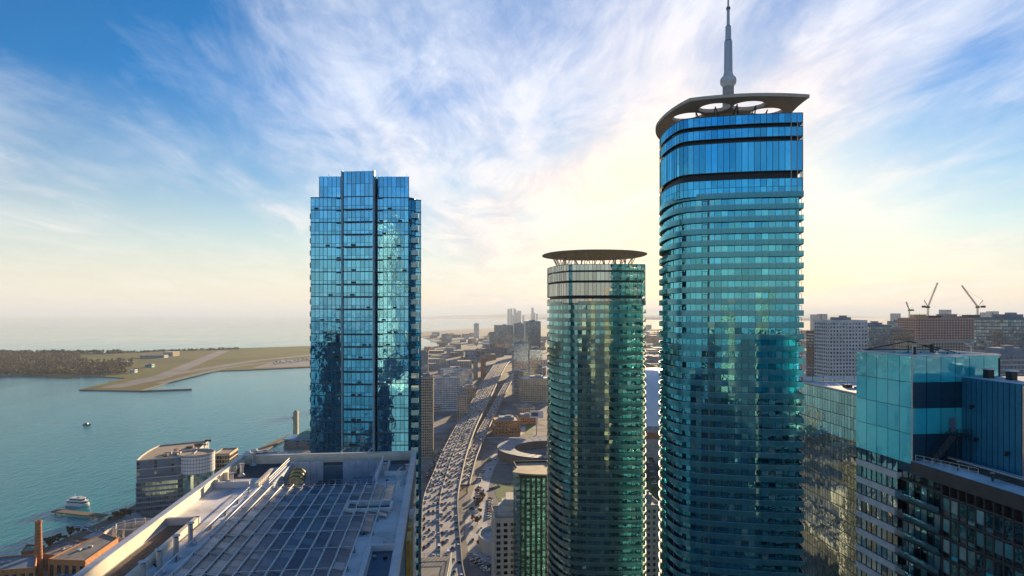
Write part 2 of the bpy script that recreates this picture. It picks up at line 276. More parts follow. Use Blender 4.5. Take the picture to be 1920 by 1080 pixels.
# ------------------------------------------------------------------ mesh helpers
class MB:
    def __init__(s): s.v = []; s.f = []; s.m = []; s.mats = []
    def mi(s, mat):
        if mat not in s.mats: s.mats.append(mat)
        return s.mats.index(mat)
    def poly(s, pts, mat):
        b = len(s.v); s.v += [tuple(p) for p in pts]; s.f.append(list(range(b, b+len(pts)))); s.m.append(s.mi(mat)); return s
    def box(s, x0, y0, z0, x1, y1, z1, mat):
        return s.obox(Vector(((x0+x1)/2, (y0+y1)/2, z0)), (1, 0), x1-x0, y1-y0, z1-z0, mat)
    def obox(s, c, ux, lx, ly, lz, mat, taper=1.0):
        """box whose base centre is c; ux the direction (x,y) of its length"""
        a = Vector((ux[0], ux[1], 0)).normalized(); b = Vector((-a.y, a.x, 0)); c = Vector(c)
        i = len(s.v)
        for k, z in ((1, 0), (taper, lz)):
            for p, q in ((-1, -1), (1, -1), (1, 1), (-1, 1)):
                s.v.append(tuple(c+a*(p*lx/2*k)+b*(q*ly/2*k)+Vector((0, 0, z))))
        for f in ((3, 2, 1, 0), (4, 5, 6, 7), (0, 1, 5, 4), (1, 2, 6, 5), (2, 3, 7, 6), (3, 0, 4, 7)):
            s.f.append([i+k for k in f]); s.m.append(s.mi(mat))
        return s
    def prism(s, pts, z0, z1, mat, top=None, cap=True):
        n = len(pts); i = len(s.v)
        s.v += [(p[0], p[1], z0) for p in pts]+[(p[0], p[1], z1) for p in pts]
        for k in range(n):
            j = (k+1) % n; s.f.append([i+k, i+j, i+n+j, i+n+k]); s.m.append(s.mi(mat))
        if cap:
            s.f.append([i+n+k for k in range(n)]); s.m.append(s.mi(top or mat))
            s.f.append([i+k for k in reversed(range(n))]); s.m.append(s.mi(mat))
        return s
    def ring(s, outer, inner, z0, z1, mat):
        n = len(outer); i = len(s.v)
        for z in (z0, z1):
            s.v += [(p[0], p[1], z) for p in outer]+[(p[0], p[1], z) for p in inner]
        mm = s.mi(mat)
        for k in range(n):
            j = (k+1) % n
            for q in ([k, j, 2*n+j, 2*n+k], [n+j, n+k, 3*n+k, 3*n+j], [2*n+k, 2*n+j, 3*n+j, 3*n+k], [j, k, n+k, n+j]):
                s.f.append([i+a for a in q]); s.m.append(mm)
        return s
    def tube(s, a, b, r, mat, n=6, r2=None, cap=True):
        a = Vector(a); b = Vector(b); d = (b-a).normalized(); r2 = r if r2 is None else r2
        u = d.cross(Vector((0, 0, 1)) if abs(d.z) < 0.95 else Vector((1, 0, 0))).normalized(); w_ = d.cross(u)
        i = len(s.v)
        for c, rr in ((a, r), (b, r2)):
            for k in range(n):
                t_ = 2*math.pi*k/n; s.v.append(tuple(c+u*(rr*math.cos(t_))+w_*(rr*math.sin(t_))))
        for k in range(n):
            j = (k+1) % n; s.f.append([i+k, i+j, i+n+j, i+n+k]); s.m.append(s.mi(mat))
        if cap:
            s.f.append([i+k for k in reversed(range(n))]); s.m.append(s.mi(mat)); s.f.append([i+n+k for k in range(n)]); s.m.append(s.mi(mat))
        return s
    def lathe(s, c, prof, mat, n=24, cap=True):
        i = len(s.v); c = Vector(c)
        for r, z in prof:
            for k in range(n): s.v.append((c.x+r*math.cos(2*math.pi*k/n), c.y+r*math.sin(2*math.pi*k/n), c.z+z))
        for q in range(len(prof)-1):
            for k in range(n):
                j = (k+1) % n; s.f.append([i+q*n+k, i+q*n+j, i+(q+1)*n+j, i+(q+1)*n+k]); s.m.append(s.mi(mat))
        if cap:
            s.f.append([i+(len(prof)-1)*n+k for k in range(n)]); s.m.append(s.mi(mat))
        return s
    def clump(s, c, r, mat, n=8):
        c = Vector(c)
        for _ in range(n):
            d = Vector((random.gauss(0, 1), random.gauss(0, 1), random.gauss(0, 1))).normalized()
            p = c+Vector((d.x*r[0], d.y*r[1], d.z*r[2]))*random.uniform(0.5, 1.0)
            q = Vector((random.gauss(0, 1), random.gauss(0, 1), random.gauss(0, 1))).normalized(); h = d.cross(q).normalized(); k = h.cross(d)
            sz = max(r)*random.uniform(0.25, 0.5)
            s.poly([p-h*sz-k*sz*0.6, p+h*sz-k*sz*0.7, p+h*sz*0.8+k*sz*0.7, p-h*sz*0.7+k*sz], mat)
        return s
    def mesh(s, name, off=(0, 0, 0), smooth=False):
        me = bpy.data.meshes.new(name)
        me.from_pydata([(v[0]-off[0], v[1]-off[1], v[2]-off[2]) for v in s.v], [], s.f)
        for x in s.mats: me.materials.append(M[x])
        me.polygons.foreach_set('material_index', s.m)
        if smooth: me.polygons.foreach_set('use_smooth', [True]*len(s.f))
        me.update(); return me
def link(name, me, loc=(0, 0, 0), parent=None):
    o = bpy.data.objects.new(name, me); COL.objects.link(o); o.location = loc
    if parent: o.parent = parent
    return o
def world_of(o):
    l = Vector(o.location)
    while o.parent: o = o.parent; l = l+o.location
    return l
def T(name, label, cat, loc, group=None):
    o = link(name, None, loc); o['label'] = label; o['category'] = cat
    if group: o['group'] = group
    return o
def part(mb, name, parent, kind=None, label=None, smooth=False):
    """geometry in world coordinates under a thing or a part"""
    o = link(name, mb.mesh(name, world_of(parent), smooth), (0, 0, 0), parent)
    if kind: o['kind'] = kind
    if label: o['label'] = label
    return o
def solo(mb, name, label, cat, loc, group=None, smooth=False):
    o = link(name, mb.mesh(name, loc, smooth), loc); o['label'] = label; o['category'] = cat
    if group: o['group'] = group
    return o
def struct(mb, name, smooth=False, kind='structure'):
    o = link(name, mb.mesh(name, (0, 0, 0), smooth)); o['kind'] = kind; return o
def P(x, y, z=0.0):                          # pixel of the photograph -> point on the level z
    d = (CAMZ-z)*F/(y-HY); return Vector(((x-960)/F*d, d, z))
def PD(x, y, d): return Vector(((x-960)/F*d, d, CAMZ-(y-HY)*d/F))
E1 = Vector((-0.116, 0.9932)); E2 = Vector((0.9932, 0.116))      # the street grid: away from the camera, and to the right
def arc(p, q, bulge, n):
    p = Vector(p); q = Vector(q); d = q-p; nrm = Vector((d.y, -d.x)).normalized(); out = []
    for i in range(n):
        s_ = i/n; out.append(p+d*s_+nrm*(bulge*4*s_*(1-s_)))
    return out
def offset(pts, dist):
    n = len(pts); out = []
    for i in range(n):
        a = (pts[i]-pts[i-1]).normalized(); b = (pts[(i+1) % n]-pts[i]).normalized()
        na = Vector((a.y, -a.x)); nb = Vector((b.y, -b.x)); m_ = (na+nb); m_ = m_/max(0.5, m_.length_squared)*2
        out.append(pts[i]+m_*dist)
    return out
def resample(pts, step, closed=True):
    out = []; n = len(pts)
    for i in range(n if closed else n-1):
        a = pts[i]; b = pts[(i+1) % n]; k = max(1, round((b-a).length/step))
        out += [a+(b-a)*(j/k) for j in range(k)]
    if not closed: out.append(pts[-1])
    return out
def ccw(pts):
    a = sum(pts[i-1].x*pts[i].y-pts[i].x*pts[i-1].y for i in range(len(pts)))
    return pts if a > 0 else pts[::-1]
def pane_quad(a, b, z0, z1, out, jit, gap=0.04):
    """corner points of a pane, turned by a fraction of a degree as real panes are"""
    a = Vector((a.x, a.y)); b = Vector((b.x, b.y)); d = (b-a); l = d.length; d /= l; nrm = Vector((d.y, -d.x))
    j = [random.gauss(0, jit) for _ in range(2)]
    pts = []
    for s_, z, sx, sz in ((gap, z0+gap, -1, -1), (l-gap, z0+gap, 1, -1), (l-gap, z1-gap, 1, 1), (gap, z1-gap, -1, 1)):
        o_ = out+0.5*l*sx*j[0]+0.5*(z1-z0)*sz*j[1]
        q = a+d*s_+nrm*o_; pts.append((q.x, q.y, z))
    return pts
def visible(a, b):
    mid = (a+b)/2; d = b-a; nrm = Vector((d.y, -d.x)); return nrm.dot(-mid) > 0

# ------------------------------------------------------------------ ground, water, islands
mb = MB(); mb.poly([(-60000, -20000, -1.5), (60000, -20000, -1.5), (60000, 90000, -1.5), (-60000, 90000, -1.5)], 'water'); struct(mb, 'lake')
shore = [(-250, -4000), (-330, 0), (-332, 415), (-323, 547), (-300, 690), (-255, 760), (-235, 860), (-270, 1000), (-300, 1300), (-330, 1700), (-450, 2500), (-480, 2950),
         (-440, 3050), (-380, 3300), (-430, 3650), (-560, 4200), (-820, 5200), (-850, 5750), (-500, 6800), (300, 8300), (1500, 9500), (2600, 12000),
         (2500, 15500), (1000, 17500), (-1500, 19500), (-3400, 22000), (-5000, 34000), (30000, 34000), (30000, -4000)]
mb = MB(); mb.prism(ccw([Vector(p) for p in shore]), -2.2, 0, 'rock', 'city_ground'); struct(mb, 'ground')
def ridge(pts, hmax, dep, name):
    mb = MB(); n = 60; rows = []
    for i in range(n+1):
        x = pts[0][0]+(pts[1][0]-pts[0][0])*i/n; y = pts[0][1]+(pts[1][1]-pts[0][1])*i/n
        e = min(1, i/14)*min(1, (n-i)/4+0.4); h = hmax*e*(0.75+0.25*noise.noise(Vector((x*0.0006, 3, 1))))
        rows.append([(x, y-dep, 0.5), (x, y-dep*0.5, h*0.65), (x, y, h), (x, y+dep, 0.5)])
    for i in range(n):
        for k in range(3): mb.poly([rows[i][k], rows[i+1][k], rows[i+1][k+1], rows[i][k+1]], 'far_land')
    return struct(mb, name)
ridge(((-4600, 29500), (14000, 26000)), 215, 2500, 'far_hills')
ridge(((-500, 20500), (8000, 15000)), 120, 800, 'shore_hills')

isl_px = [(-900, 700), (-60, 698), (40, 698), (92, 706), (128, 709), (150, 706), (190, 706), (237, 709), (148, 731), (262, 733), (300, 722), (340, 709), (372, 701), (415, 695), (455, 694), (578, 688), (700, 685), (790, 678),
          (800, 660), (700, 648), (578, 649), (480, 652), (330, 657), (200, 662), (0, 661), (-60, 661), (-900, 663)]
isl = ccw([P(x, y).to_2d() for x, y in isl_px])
mb = MB(); mb.prism(isl, -2, 0.6, 'rock', 'airfield'); island = struct(mb, 'island')
def strip(mb, px, wd, z, mat):
    c = [P(x, y, z) for x, y in px]
    for i in range(len(c)-1):
        a, b = c[i], c[i+1]; d = (b-a).normalized(); nn = Vector((-d.y, d.x, 0))*wd/2
        mb.poly([a-nn, b-nn, b+nn, a+nn], mat)
mb = MB(); strip(mb, [(206, 727), (300, 708), (420, 657.5)], 48, 0.604, 'runway'); struct(mb, 'runway')
mb = MB(); strip(mb, [(250, 716), (330, 700), (480, 676), (700, 654)], 42, 0.608, 'runway'); struct(mb, 'runway')
mb = MB(); strip(mb, [(300, 719), (420, 690), (480, 682), (620, 670)], 22, 0.612, 'runway'); struct(mb, 'taxiway')
mb = MB(); mb.poly([P(470, 690, 0.616), P(590, 686, 0.616), P(590, 674, 0.616), P(530, 675, 0.616)], 'roof_grey'); struct(mb, 'apron')
mb = MB(); a, b = P(262, 733), P(360, 729.5); mb.obox((a+b)/2-Vector((0, 0, 2)), (b-a).to_2d(), (b-a).length, 7, 3.0, 'rock')
solo(mb, 'breakwater', 'thin dark stone breakwater running out from the runway tip', 'breakwater', (a+b)/2)
# the island wood, one far mass
mb = MB()
def inwood(x, y):
    return (-430 < x < 250 and 664 < y < 704-(0 if x < 90 else 0)) and not (x > 150 and y < 676) and not (x > 200 and y > 702)
k = 0
while k < 3300:
    x = random.uniform(-420, 250) if k > 2300 else random.uniform(-55, 250); y = random.uniform(662, 705)
    if not inwood(x, y) or (x > 235 and y > 690): continue
    if x > 165 and y < 684 and random.random() < 0.6: continue
    c = P(x, y); h = random.uniform(6, 15)
    mb.tube((c.x, c.y, 0), (c.x, c.y, h*0.6), 0.35, 'bark', 4, 0.15, cap=False)
    mb.clump((c.x, c.y, h*0.62), (h*0.42, h*0.42, h*0.42), 'wood_leaves', 11); k += 1
for i in range(650):
    x = random.uniform(-300, 450); y = (661.5 if x < 200 else 661.5-(x-200)*0.034)+random.uniform(0, 2.2)
    c = P(x, y); h = random.uniform(8, 16)*(1.0 if x < 230 else 0.6)
    mb.clump((c.x, c.y, h*0.5), (h*0.7, h*0.5, h*0.5), 'dark_leaves', 8)
struct(mb, 'island_wood', kind='stuff')

# ------------------------------------------------------------------ generic building
def rect(cx, cy, w_, d_, ang):
    a = R(ang); u = Vector((math.cos(a), math.sin(a))); v = Vector((-u.y, u.x)); c = Vector((cx, cy))
    return [c-u*w_/2-v*d_/2, c+u*w_/2-v*d_/2, c+u*w_/2+v*d_/2, c-u*w_/2+v*d_/2]
GANG = math.degrees(math.atan2(E2.y, E2.x))
def building(name, label, cat, cx, cy, w_, d_, z1, wall='tan', win='glass_far', fh=3.1, bay=2.6, ang=GANG, wf=0.62, hf=0.55, bands=None, roof='roof_grey', z0=0.0, group=None, mech=True, poly=None, parapet=0.9):
    base = poly or rect(cx, cy, w_, d_, ang); base = ccw([Vector(p) for p in base])
    t_ = T(name, label, cat, (cx, cy, z0), group)
    mb = MB(); mb.prism(base, z0, z1, wall, roof)
    inn = offset(base, -0.35); mb.ring(base, inn, z1+0.002, z1+parapet, wall); part(mb, 'wall', t_)
    wn = MB(); bn = MB(); nf = int((z1-z0-1)/fh)
    for i in range(len(base)):
        a = base[i]; b = base[(i+1) % len(base)]; l = (b-a).length
        n = max(1, int(l/bay)); 
        if l < 1.5: continue
        for f in range(nf):
            zb = z1-1.0-(f+1)*fh+fh*(1-hf)*0.6
            if zb < z0+0.3: continue
            for k in range(n):
                p = a+(b-a)*((k+0.5-wf/2)/n); q = a+(b-a)*((k+0.5+wf/2)/n)
                wn.poly(pane_quad(p, q, zb, zb+fh*hf, 0.05, 0.004, 0.0), win)
    if bands:
        pr = offset(base, bands[1])
        for f in range(nf):
            zb = z1-1.0-(f+1)*fh
            if zb > z0+0.5: bn.ring(pr, offset(base, 0.02), zb, zb+bands[2], bands[0])
        part(bn, 'balcony', t_, 'stuff')
    if wn.f: part(wn, 'window', t_, 'stuff')
    if mech:
        c = sum(base, Vector((0, 0)))/len(base); mb = MB(); sx = min(w_, d_)*0.45
        mb.obox((c.x, c.y, z1+0.004), E2, sx*1.3, sx, 3.6, 'grey_wall'); mb.obox((c.x+sx*0.2, c.y, z1+3.6), E2, sx*0.5, sx*0.4, 1.6, 'concrete')
        part(mb, 'roof_plant', t_)
    return t_

# ------------------------------------------------------------------ foreground office tower with the solar roof
RS = 0.75; OR = Vector((-22.4, 149.4))*RS; ZP = CAMZ-32.0*RS; ZD = CAMZ-34.0*RS
def rp(u, v): q = OR+(E2*u+E1*v)*RS; return Vector((q.x, q.y))
UL = -39.2; VN = -112.0
def rquad(u0, v0, u1, v1): return [rp(u0, v0), rp(u1, v0), rp(u1, v1), rp(u0, v1)]
off = T('office_tower', 'near office tower with solar panels on its white roof and cream parapet', 'building', (*rp(UL/2, VN/2), 0))
mb = MB(); mb.prism(ccw(rquad(UL, VN, 0, 0)), 0, ZD-6.5, 'blue_grey', 'roof_grey'); part(mb, 'core_wall', off)
WELL = (-27.2, -21.6, -7.6, -4.6)        # u0, v0, u1, v1 of the sunken plant well
mb = MB()
for q in ((UL, WELL[3], 0, 0), (UL, VN, 0, WELL[1]), (UL, WELL[1], WELL[0], WELL[3]), (WELL[2], WELL[1], 0, WELL[3])):
    mb.prism(ccw(rquad(*q)), ZD-6.4, ZD, 'blue_grey', 'roof_white')
part(mb, 'roof_deck', off)
# parapets: cream inner faces with metal copings
PW = 0.9
for nm, q in (('left', (UL, VN, UL+PW, 0)), ('right', (-PW, VN, 0, 0)), ('far', (UL+PW, -PW, -PW, 0))):
    mb = MB(); mb.prism(ccw(rquad(*q)), ZD+0.003, ZP-0.12, 'parapet')
    pp = part(mb, 'parapet', off)
    g_ = 0.08 if nm != 'far' else 0
    mb = MB(); mb.prism(ccw(rquad(q[0]-g_, q[1], q[2]+g_, q[3]+0.08)), ZP-0.12, ZP, 'coping'); part(mb, 'coping', pp)
# inner stub walls along the left parapet and a dark gravel trough; dark beds for the shaded far deck
def kerb(u0, v0, u1, v1, h=0.7, wd=0.35, mat='white_paint', name='kerb'):
    mb = MB(); a = rp(u0, v0); b = rp(u1, v1); d = b-a
    mb.obox((*(a+b)/2, ZD+0.004), d, d.length, wd, h, mat); return part(mb, name, off)
def deck(u0, v0, u1, v1, mat, z=0.006, name='roof_panel'):
    mb = MB(); mb.prism(ccw(rquad(u0, v0, u1, v1)), ZD+0.003, ZD+z+0.05, mat); return part(mb, name, off)
deck(UL+PW, -13.5, UL+8.5, -PW-0.2, 'roof_gravel', name='gravel_shade_bed')  # shade of the far left corner put into a dark bed
deck(UL+PW+0.4, -78, UL+5.2, -43, 'roof_gravel', name='gravel_shade_bed')
deck(UL+8.5, -4.3, -PW-0.1, -PW-0.1, 'roof_gravel', name='gravel_shade_bed')  # far strip of deck coloured dark for the shade lying there
deck(-5.5, -14.5, -PW-0.3, -4.5, 'dark_panel', name='roof_hatch'); kerb(-5.8, -14.8, -PW, -14.8); kerb(-5.8, -14.8, -5.8, -4.5)
deck(-10.2, -39.8, -3.4, -36.0, 'dark_panel', name='roof_hatch'); kerb(-10.6, -40.2, -3.0, -40.2); kerb(-10.6, -35.6, -3.0, -35.6); kerb(-10.6, -40.0, -10.6, -35.8); kerb(-3.0, -40.0, -3.0, -35.8)
deck(-4.2, -75, -PW-0.5, -58.0, 'dark_panel', name='roof_hatch'); kerb(-4.6, -57.6, -PW, -57.6); kerb(-4.6, -75, -4.6, -57.6)
kerb(UL+PW, -42.4, UL+6.0, -42.4, 0.9, 0.5, 'coping'); kerb(UL+5.6, -78, UL+5.6, -42.2, 0.9, 0.5, 'parapet')
kerb(UL+PW, -20.5, UL+7.6, -20.5, 0.9, 0.5, 'coping'); kerb(UL+8.9, -20.5, UL+8.9, -8.0, 0.6, 0.5, 'parapet')
for v in (-3.5, -9.0, -14.6, -20.2):
    mb = MB(); q = rp(UL+PW+0.45, v); mb.obox((*q, ZD+0.01), E2, 0.6, 0.3, 1.2, 'parapet'); part(mb, 'parapet_brace', off)
# well walls, yellow tank, dark plant
zw = ZD-6.3
u0, v0, u1, v1 = WELL
for k in range(14):
    mb = MB(); ua = u0+(u1-u0)*k/14; ub = u0+(u1-u0)*(k+1)/14
    if 5 <= k <= 7: continue
    q = rquad(ua+0.03, v1-0.35, ub-0.03, v1-0.05); mb.prism(ccw(q), zw, ZD+0.9, 'well_wall'); part(mb, 'well_wall', off)
mb = MB(); mb.prism(ccw(rquad(u0+0.05, v0+0.1, u0+0.35, v1-0.4)), zw, ZD+0.7, 'well_wall'); part(mb, 'well_wall', off)
mb = MB(); mb.prism(ccw(rquad(u1-0.35, v0+0.1, u1-0.05, v1-0.4)), zw, ZD+0.7, 'well_wall'); part(mb, 'well_wall', off)
for (ua, va, ub, vb, h, mt) in ((-13.5, -12, -9, -7, 4.8, 'blue_grey'), (-14.5, -18, -10.5, -14, 4.0, 'dark_metal'), (-21, -9, -17.5, -5.5, 4.2, 'dark_metal')):
    mb = MB(); mb.prism(ccw(rquad(ua, va, ub, vb)), zw, zw+h, mt); part(mb, 'plant_unit', off)
mb = MB(); q = rp(-24.3, -14.5); a3 = Vector((q.x, q.y, zw+5.2)); b3 = a3+Vector((*E1*2.6, 1.2))
tk = T('cooling_tank', 'yellow cylindrical tank tilted in the sunken plant well of the solar roof', 'tank', (q.x, q.y, zw))
mb.tube(a3, b3, 1.2, 'tank_yellow', 20); part(mb, 'shell', tk, smooth=False)
for s_ in (0.25, 0.55, 0.85):
    mb = MB(); c = a3.lerp(b3, s_); d = (b3-a3).normalized(); mb.tube(c-d*0.12, c+d*0.12, 1.27, 'roof_gravel', 20); part(mb, 'strap', tk)
mb = MB(); mb.tube(a3+Vector((0, 0, -5.0)), a3, 0.75, 'tank_yellow', 12); mb.tube(b3+Vector((0, 0, -6.4)), b3, 0.3, 'dark_metal', 8); part(mb, 'stand', tk)
def railing(parent, a, b, h=1.1, posts=8, r=0.05, mat='steel', rails=3):
    a = Vector(a); b = Vector(b); mb = MB()
    for k in range(rails):
        dz = Vector((0, 0, h*(k+1)/rails)); mb.tube(a+dz, b+dz, r*0.8, mat, 5)
    for i in range(posts+1):
        p = a.lerp(b, i/posts); mb.tube(p, p+Vector((0, 0, h)), r, mat, 5)
    return part(mb, 'railing', parent)
def r3(u, v, z=0): q = rp(u, v); return Vector((q.x, q.y, ZD+z*RS))
railing(off, r3(u0-0.4, v0-0.3), r3(u0-0.4, v1, 0.0), 1.5, 12, 0.06, 'white_paint', 4); railing(off, r3(u1+0.4, v0), r3(u1+0.4, v1), 1.5, 12, 0.06, 'white_paint', 4)
railing(off, r3(u0, v0-0.5), r3(u1, v0-0.5), 1.0, 16, 0.04, 'steel')
# vent pipes with caps
for px_, py_, h in ((268, 1102, 3.0), (299, 1076, 3.0), (330, 1048, 3.0), (357, 1022, 3.0), (452, 925, 0), (434, 912, 2.4), (453, 893, 2.4), (474, 873, 2.4), (722, 890, 2.2), (764, 893, 2.2)):
    if not h: continue
    q = P(px_, py_, ZD); vp = MB(); h *= RS; vp.tube((q.x, q.y, ZD), (q.x, q.y, ZD+h), 0.26, 'steel', 14); vo = part(vp, 'vent_pipe', off)
    mb = MB(); mb.lathe((q.x, q.y, ZD), [(0.6, 0.0), (0.56, 0.2), (0.3, 0.42), (0.27, 0.46)], 'coping', 14); part(mb, 'pipe_flashing', vo)
    mb = MB(); mb.tube((q.x, q.y, ZD+h+0.14), (q.x, q.y, ZD+h+0.22), 0.42, 'steel', 14); mb.tube((q.x, q.y, ZD+h), (q.x, q.y, ZD+h+0.14), 0.2, 'dark_metal', 8); part(mb, 'pipe_cap', vo)
# solar rows: tilted panels between white rails
rows = [UL+8.6+1.98*i for i in range(14)]
V_FAR = -23.2
pm = {}
for i, u in enumerate(rows):
    vend = -78.0
    far = V_FAR
    if i == 0: far = -24.0
    mb = MB(); a = r3(u, far, 0.95); b = r3(u, vend, 0.95); mb.tube(a, b, 0.07, 'white_paint', 6); rl = part(mb, 'panel_rail', off)
    v = far-0.6
    while v > vend:
        mb = MB(); mb.obox(r3(u, v), E2, 0.3, 0.4, 0.16, 'concrete'); mb.tube(r3(u, v)+Vector((0, 0, 0.15)), r3(u, v, 0.95), 0.04, 'dark_metal', 5); v -= 6.8
        part(mb, 'rail_foot', rl)
    if i < 1:
        continue
    nstart = 0
    for k in range(22 if i > 2 else 20):
        va = far-0.3-2.45*k; vb = va-2.38
        if vb < vend: break
        uu = u+0.12
        if i >= 11 and -41.0 < (va+vb)/2 < -34.8: continue
        if i >= 12 and (va+vb)/2 < -50: continue
        if i == 13 and (va+vb)/2 < -44: continue
        pts = [r3(uu, vb, 0.62), r3(uu+1.36, vb, 0.36), r3(uu+1.36, va, 0.36), r3(uu, va, 0.62)]
        jz = random.gauss(0, 0.012)
        pts = [p_+Vector((0, 0, jz*(1 if q_ < 2 else -1))) for q_, p_ in enumerate(pts)]
        mb = MB(); mb.poly(pts, 'solar'); low = [p_-Vector((0, 0, 0.05)) for p_ in pts]
        for e in range(4): mb.poly([low[e], low[(e+1) % 4], pts[(e+1) % 4], pts[e]], 'steel')
        part(mb, 'solar_panel', off)
for v in (-23.2, -29.6, -36.2, -43.0, -50.2, -57.5, -65, -72):
    mb = MB(); ue = rows[-1]+1.5 if -41 < v or v < -41 else 0
    if -41 < v < -34: ue = rows[11]
    if v < -50: ue = rows[12]
    mb.tube(r3(rows[1], v, 0.70), r3(ue, v, 0.70), 0.045, 'white_paint', 5); part(mb, 'cross_rail', off)
# two roof workers' davits and small fittings
for (u, v) in ((-17, -0.9), (-10.8, -0.9), (-1.1, -1.6), (-3.0, -20), (-2.5, -30)):
    mb = MB(); mb.tube(r3(u, v, 0), r3(u, v, 2.4), 0.06, 'white_paint', 6); mb.tube(r3(u, v, 2.4), r3(u+0.9, v+0.4, 3.0), 0.05, 'white_paint', 6); mb.tube(r3(u+0.35, v, 0), r3(u+0.35, v, 2.4), 0.06, 'white_paint', 6); part(mb, 'davit', off)
for k in range(26):
    u = random.uniform(UL+7, -2); v = random.choice([random.uniform(-22, -5), random.uniform(-75, -42)])
    if u0-1 < u < u1+1 and v > v0-1: continue
    if rows[0]-0.5 < u < rows[-1]+2 and v < -22: u = random.choice([random.uniform(-7, -2), random.uniform(UL+6.2, UL+8)])
    mb = MB(); q = r3(u, v); hh = random.uniform(0.25, 0.7); mb.tube(q, q+Vector((0, 0, hh)), random.uniform(0.1, 0.22), random.choice(['steel', 'dark_metal', 'coping']), 8); mb.obox(q, E2, 0.5, 0.5, 0.08, 'dark_metal'); part(mb, 'roof_drain', off)
# outer north face: pale frame and gold panels
mb = MB()
for v in range(-110, 0, 2):
    if -62 < v < -20: continue
    a = rp(0.0, v+0.06); b = rp(0.0, v+1.94)
    for f in range(30):
        mb.poly(pane_quad(b, a, ZD-3-3.9*(f+1)+0.3, ZD-3-3.9*f, -0.02, 0.004), 'glass_far')
part(mb, 'window', off, 'stuff')
for (va, vb) in ((-44, -40), (-50, -46)):
    mb = MB(); mb.prism(ccw(rquad(0.06, va, 0.75, vb)), 20, ZD-1.0, 'gold_panel'); part(mb, 'cladding', off, label='gold coloured vertical cladding strip on the side wall')
mb = MB(); mb.prism(ccw(rquad(0.06, -39.6, 0.9, -36)), 20, ZD-0.5, 'white_wall'); part(mb, 'cladding', off)

# ------------------------------------------------------------------ left glass tower with the stepped crown
lt = T('glass_condo_tower', 'blue glass condominium tower with stepped crown beside the harbour', 'building', (-38, 176, 0))
DL = 165.0
def LX(px, d=DL): return (px-960)/F*d
def LZ(py, d=DL): return CAMZ-(py-HY)*d/F
FH = 23.2*DL/F
z_sh = LZ(367); z_top = LZ(330); z_bay = LZ(323)
xa, xb, xc, xd = LX(583), LX(645), LX(703), LX(766)
plan = [Vector(p) for p in ((xa, 165), (xb, 165), (xb, 163.8), (xc, 163.2), (xc, 165), (xd, 165.0), (xd+1.3, 166.6), (xd+1.3, 168.2), (xd+2.6, 169.0), (xd+0.4, 182), (xd-2, 192), (xa+1, 192), (xa-0.2, 180))]
mb = MB(); mb.prism(offset(plan, -0.35), 0, z_sh-0.6, 'mullion_blue', 'roof_grey'); part(mb, 'core_wall', lt)
def glaze(thing, plan, z0, zt, fh, bay, gmat, ind, jit=0.004, mull='mullion_blue', split=None, mdep=0.06, closed=True, zstart=None, panel='pane', vis_only=False, maxsegs=None):
    """panes of a curtain wall: the ones that show largest as parts, the rest as one joined part; mullions per floor"""
    rest = MB(); mu = MB(); cnt = 0
    segs = []
    n = len(plan)
    for i in range(n if closed else n-1):
        a, b = plan[i], plan[(i+1) % n]; l = (b-a).length
        if l < 0.3: continue
        k = max(1, round(l/bay)); segs += [(a+(b-a)*(j/k), a+(b-a)*((j+1)/k)) for j in range(k)]
    if vis_only: segs = [s_ for s_ in segs if visible(*s_)]
    nf = int(round((zt-z0)/fh))
    for f in range(nf):
        zb = zt-(f+1)*fh; zu = zt-f*fh
        for (a, b) in segs:
            rowsz = [(zb, zu)] if not split else [(zb, zb+fh*split), (zb+fh*split, zu)]
            for (p0, p1) in rowsz:
                pts = pane_quad(a, b, p0, p1, 0.0, jit)
                big = (p1-p0) > 0.5*fh
                mid = (a+b)/2; py = HY+(CAMZ-(zb+zu)/2)*F/mid.y if mid.y > 0 else 9999
                if cnt < ind and big and visible(a, b) and -20 < py < 1090:
                    q = MB(); q.poly(pts, gmat(f, a) if callable(gmat) else gmat); part(q, panel, thing); cnt += 1
                else: rest.poly(pts, gmat(f, a) if callable(gmat) else gmat)
    for (a, b) in segs:
        d = (b-a).normalized(); nn = Vector((d.y, -d.x))
        p, q = a-d*0.05, a+d*0.05
        mu.prism(ccw([p-nn*0.1, q-nn*0.1, q+nn*mdep, p+nn*mdep]), zt-nf*fh, zt, mull)
    part(rest, panel, thing, 'stuff'); part(mu, 'mullion', thing, 'stuff')
    return cnt
glaze(lt, plan, 4, z_sh-0.5, FH, 1.12, 'glass_blue', 300, 0.0035, split=0.30)
mb = MB()
zf = z_sh-0.5; k = 0
while zf > 6:
    mb.ring(offset(plan, 0.10), offset(plan, -0.2), zf-0.12, zf+0.12, 'mullion_blue'); zf -= FH
part(mb, 'floor_band', lt, 'stuff')
# pale corner fins of the projecting bay
for x, y in ((xb-0.1, 163.6), (xc+0.12, 163.0)):
    mb = MB(); mb.box(x-0.22, y-0.25, 4, x+0.22, y+0.9, z_bay, 'mullion_pale'); part(mb, 'fin', lt)
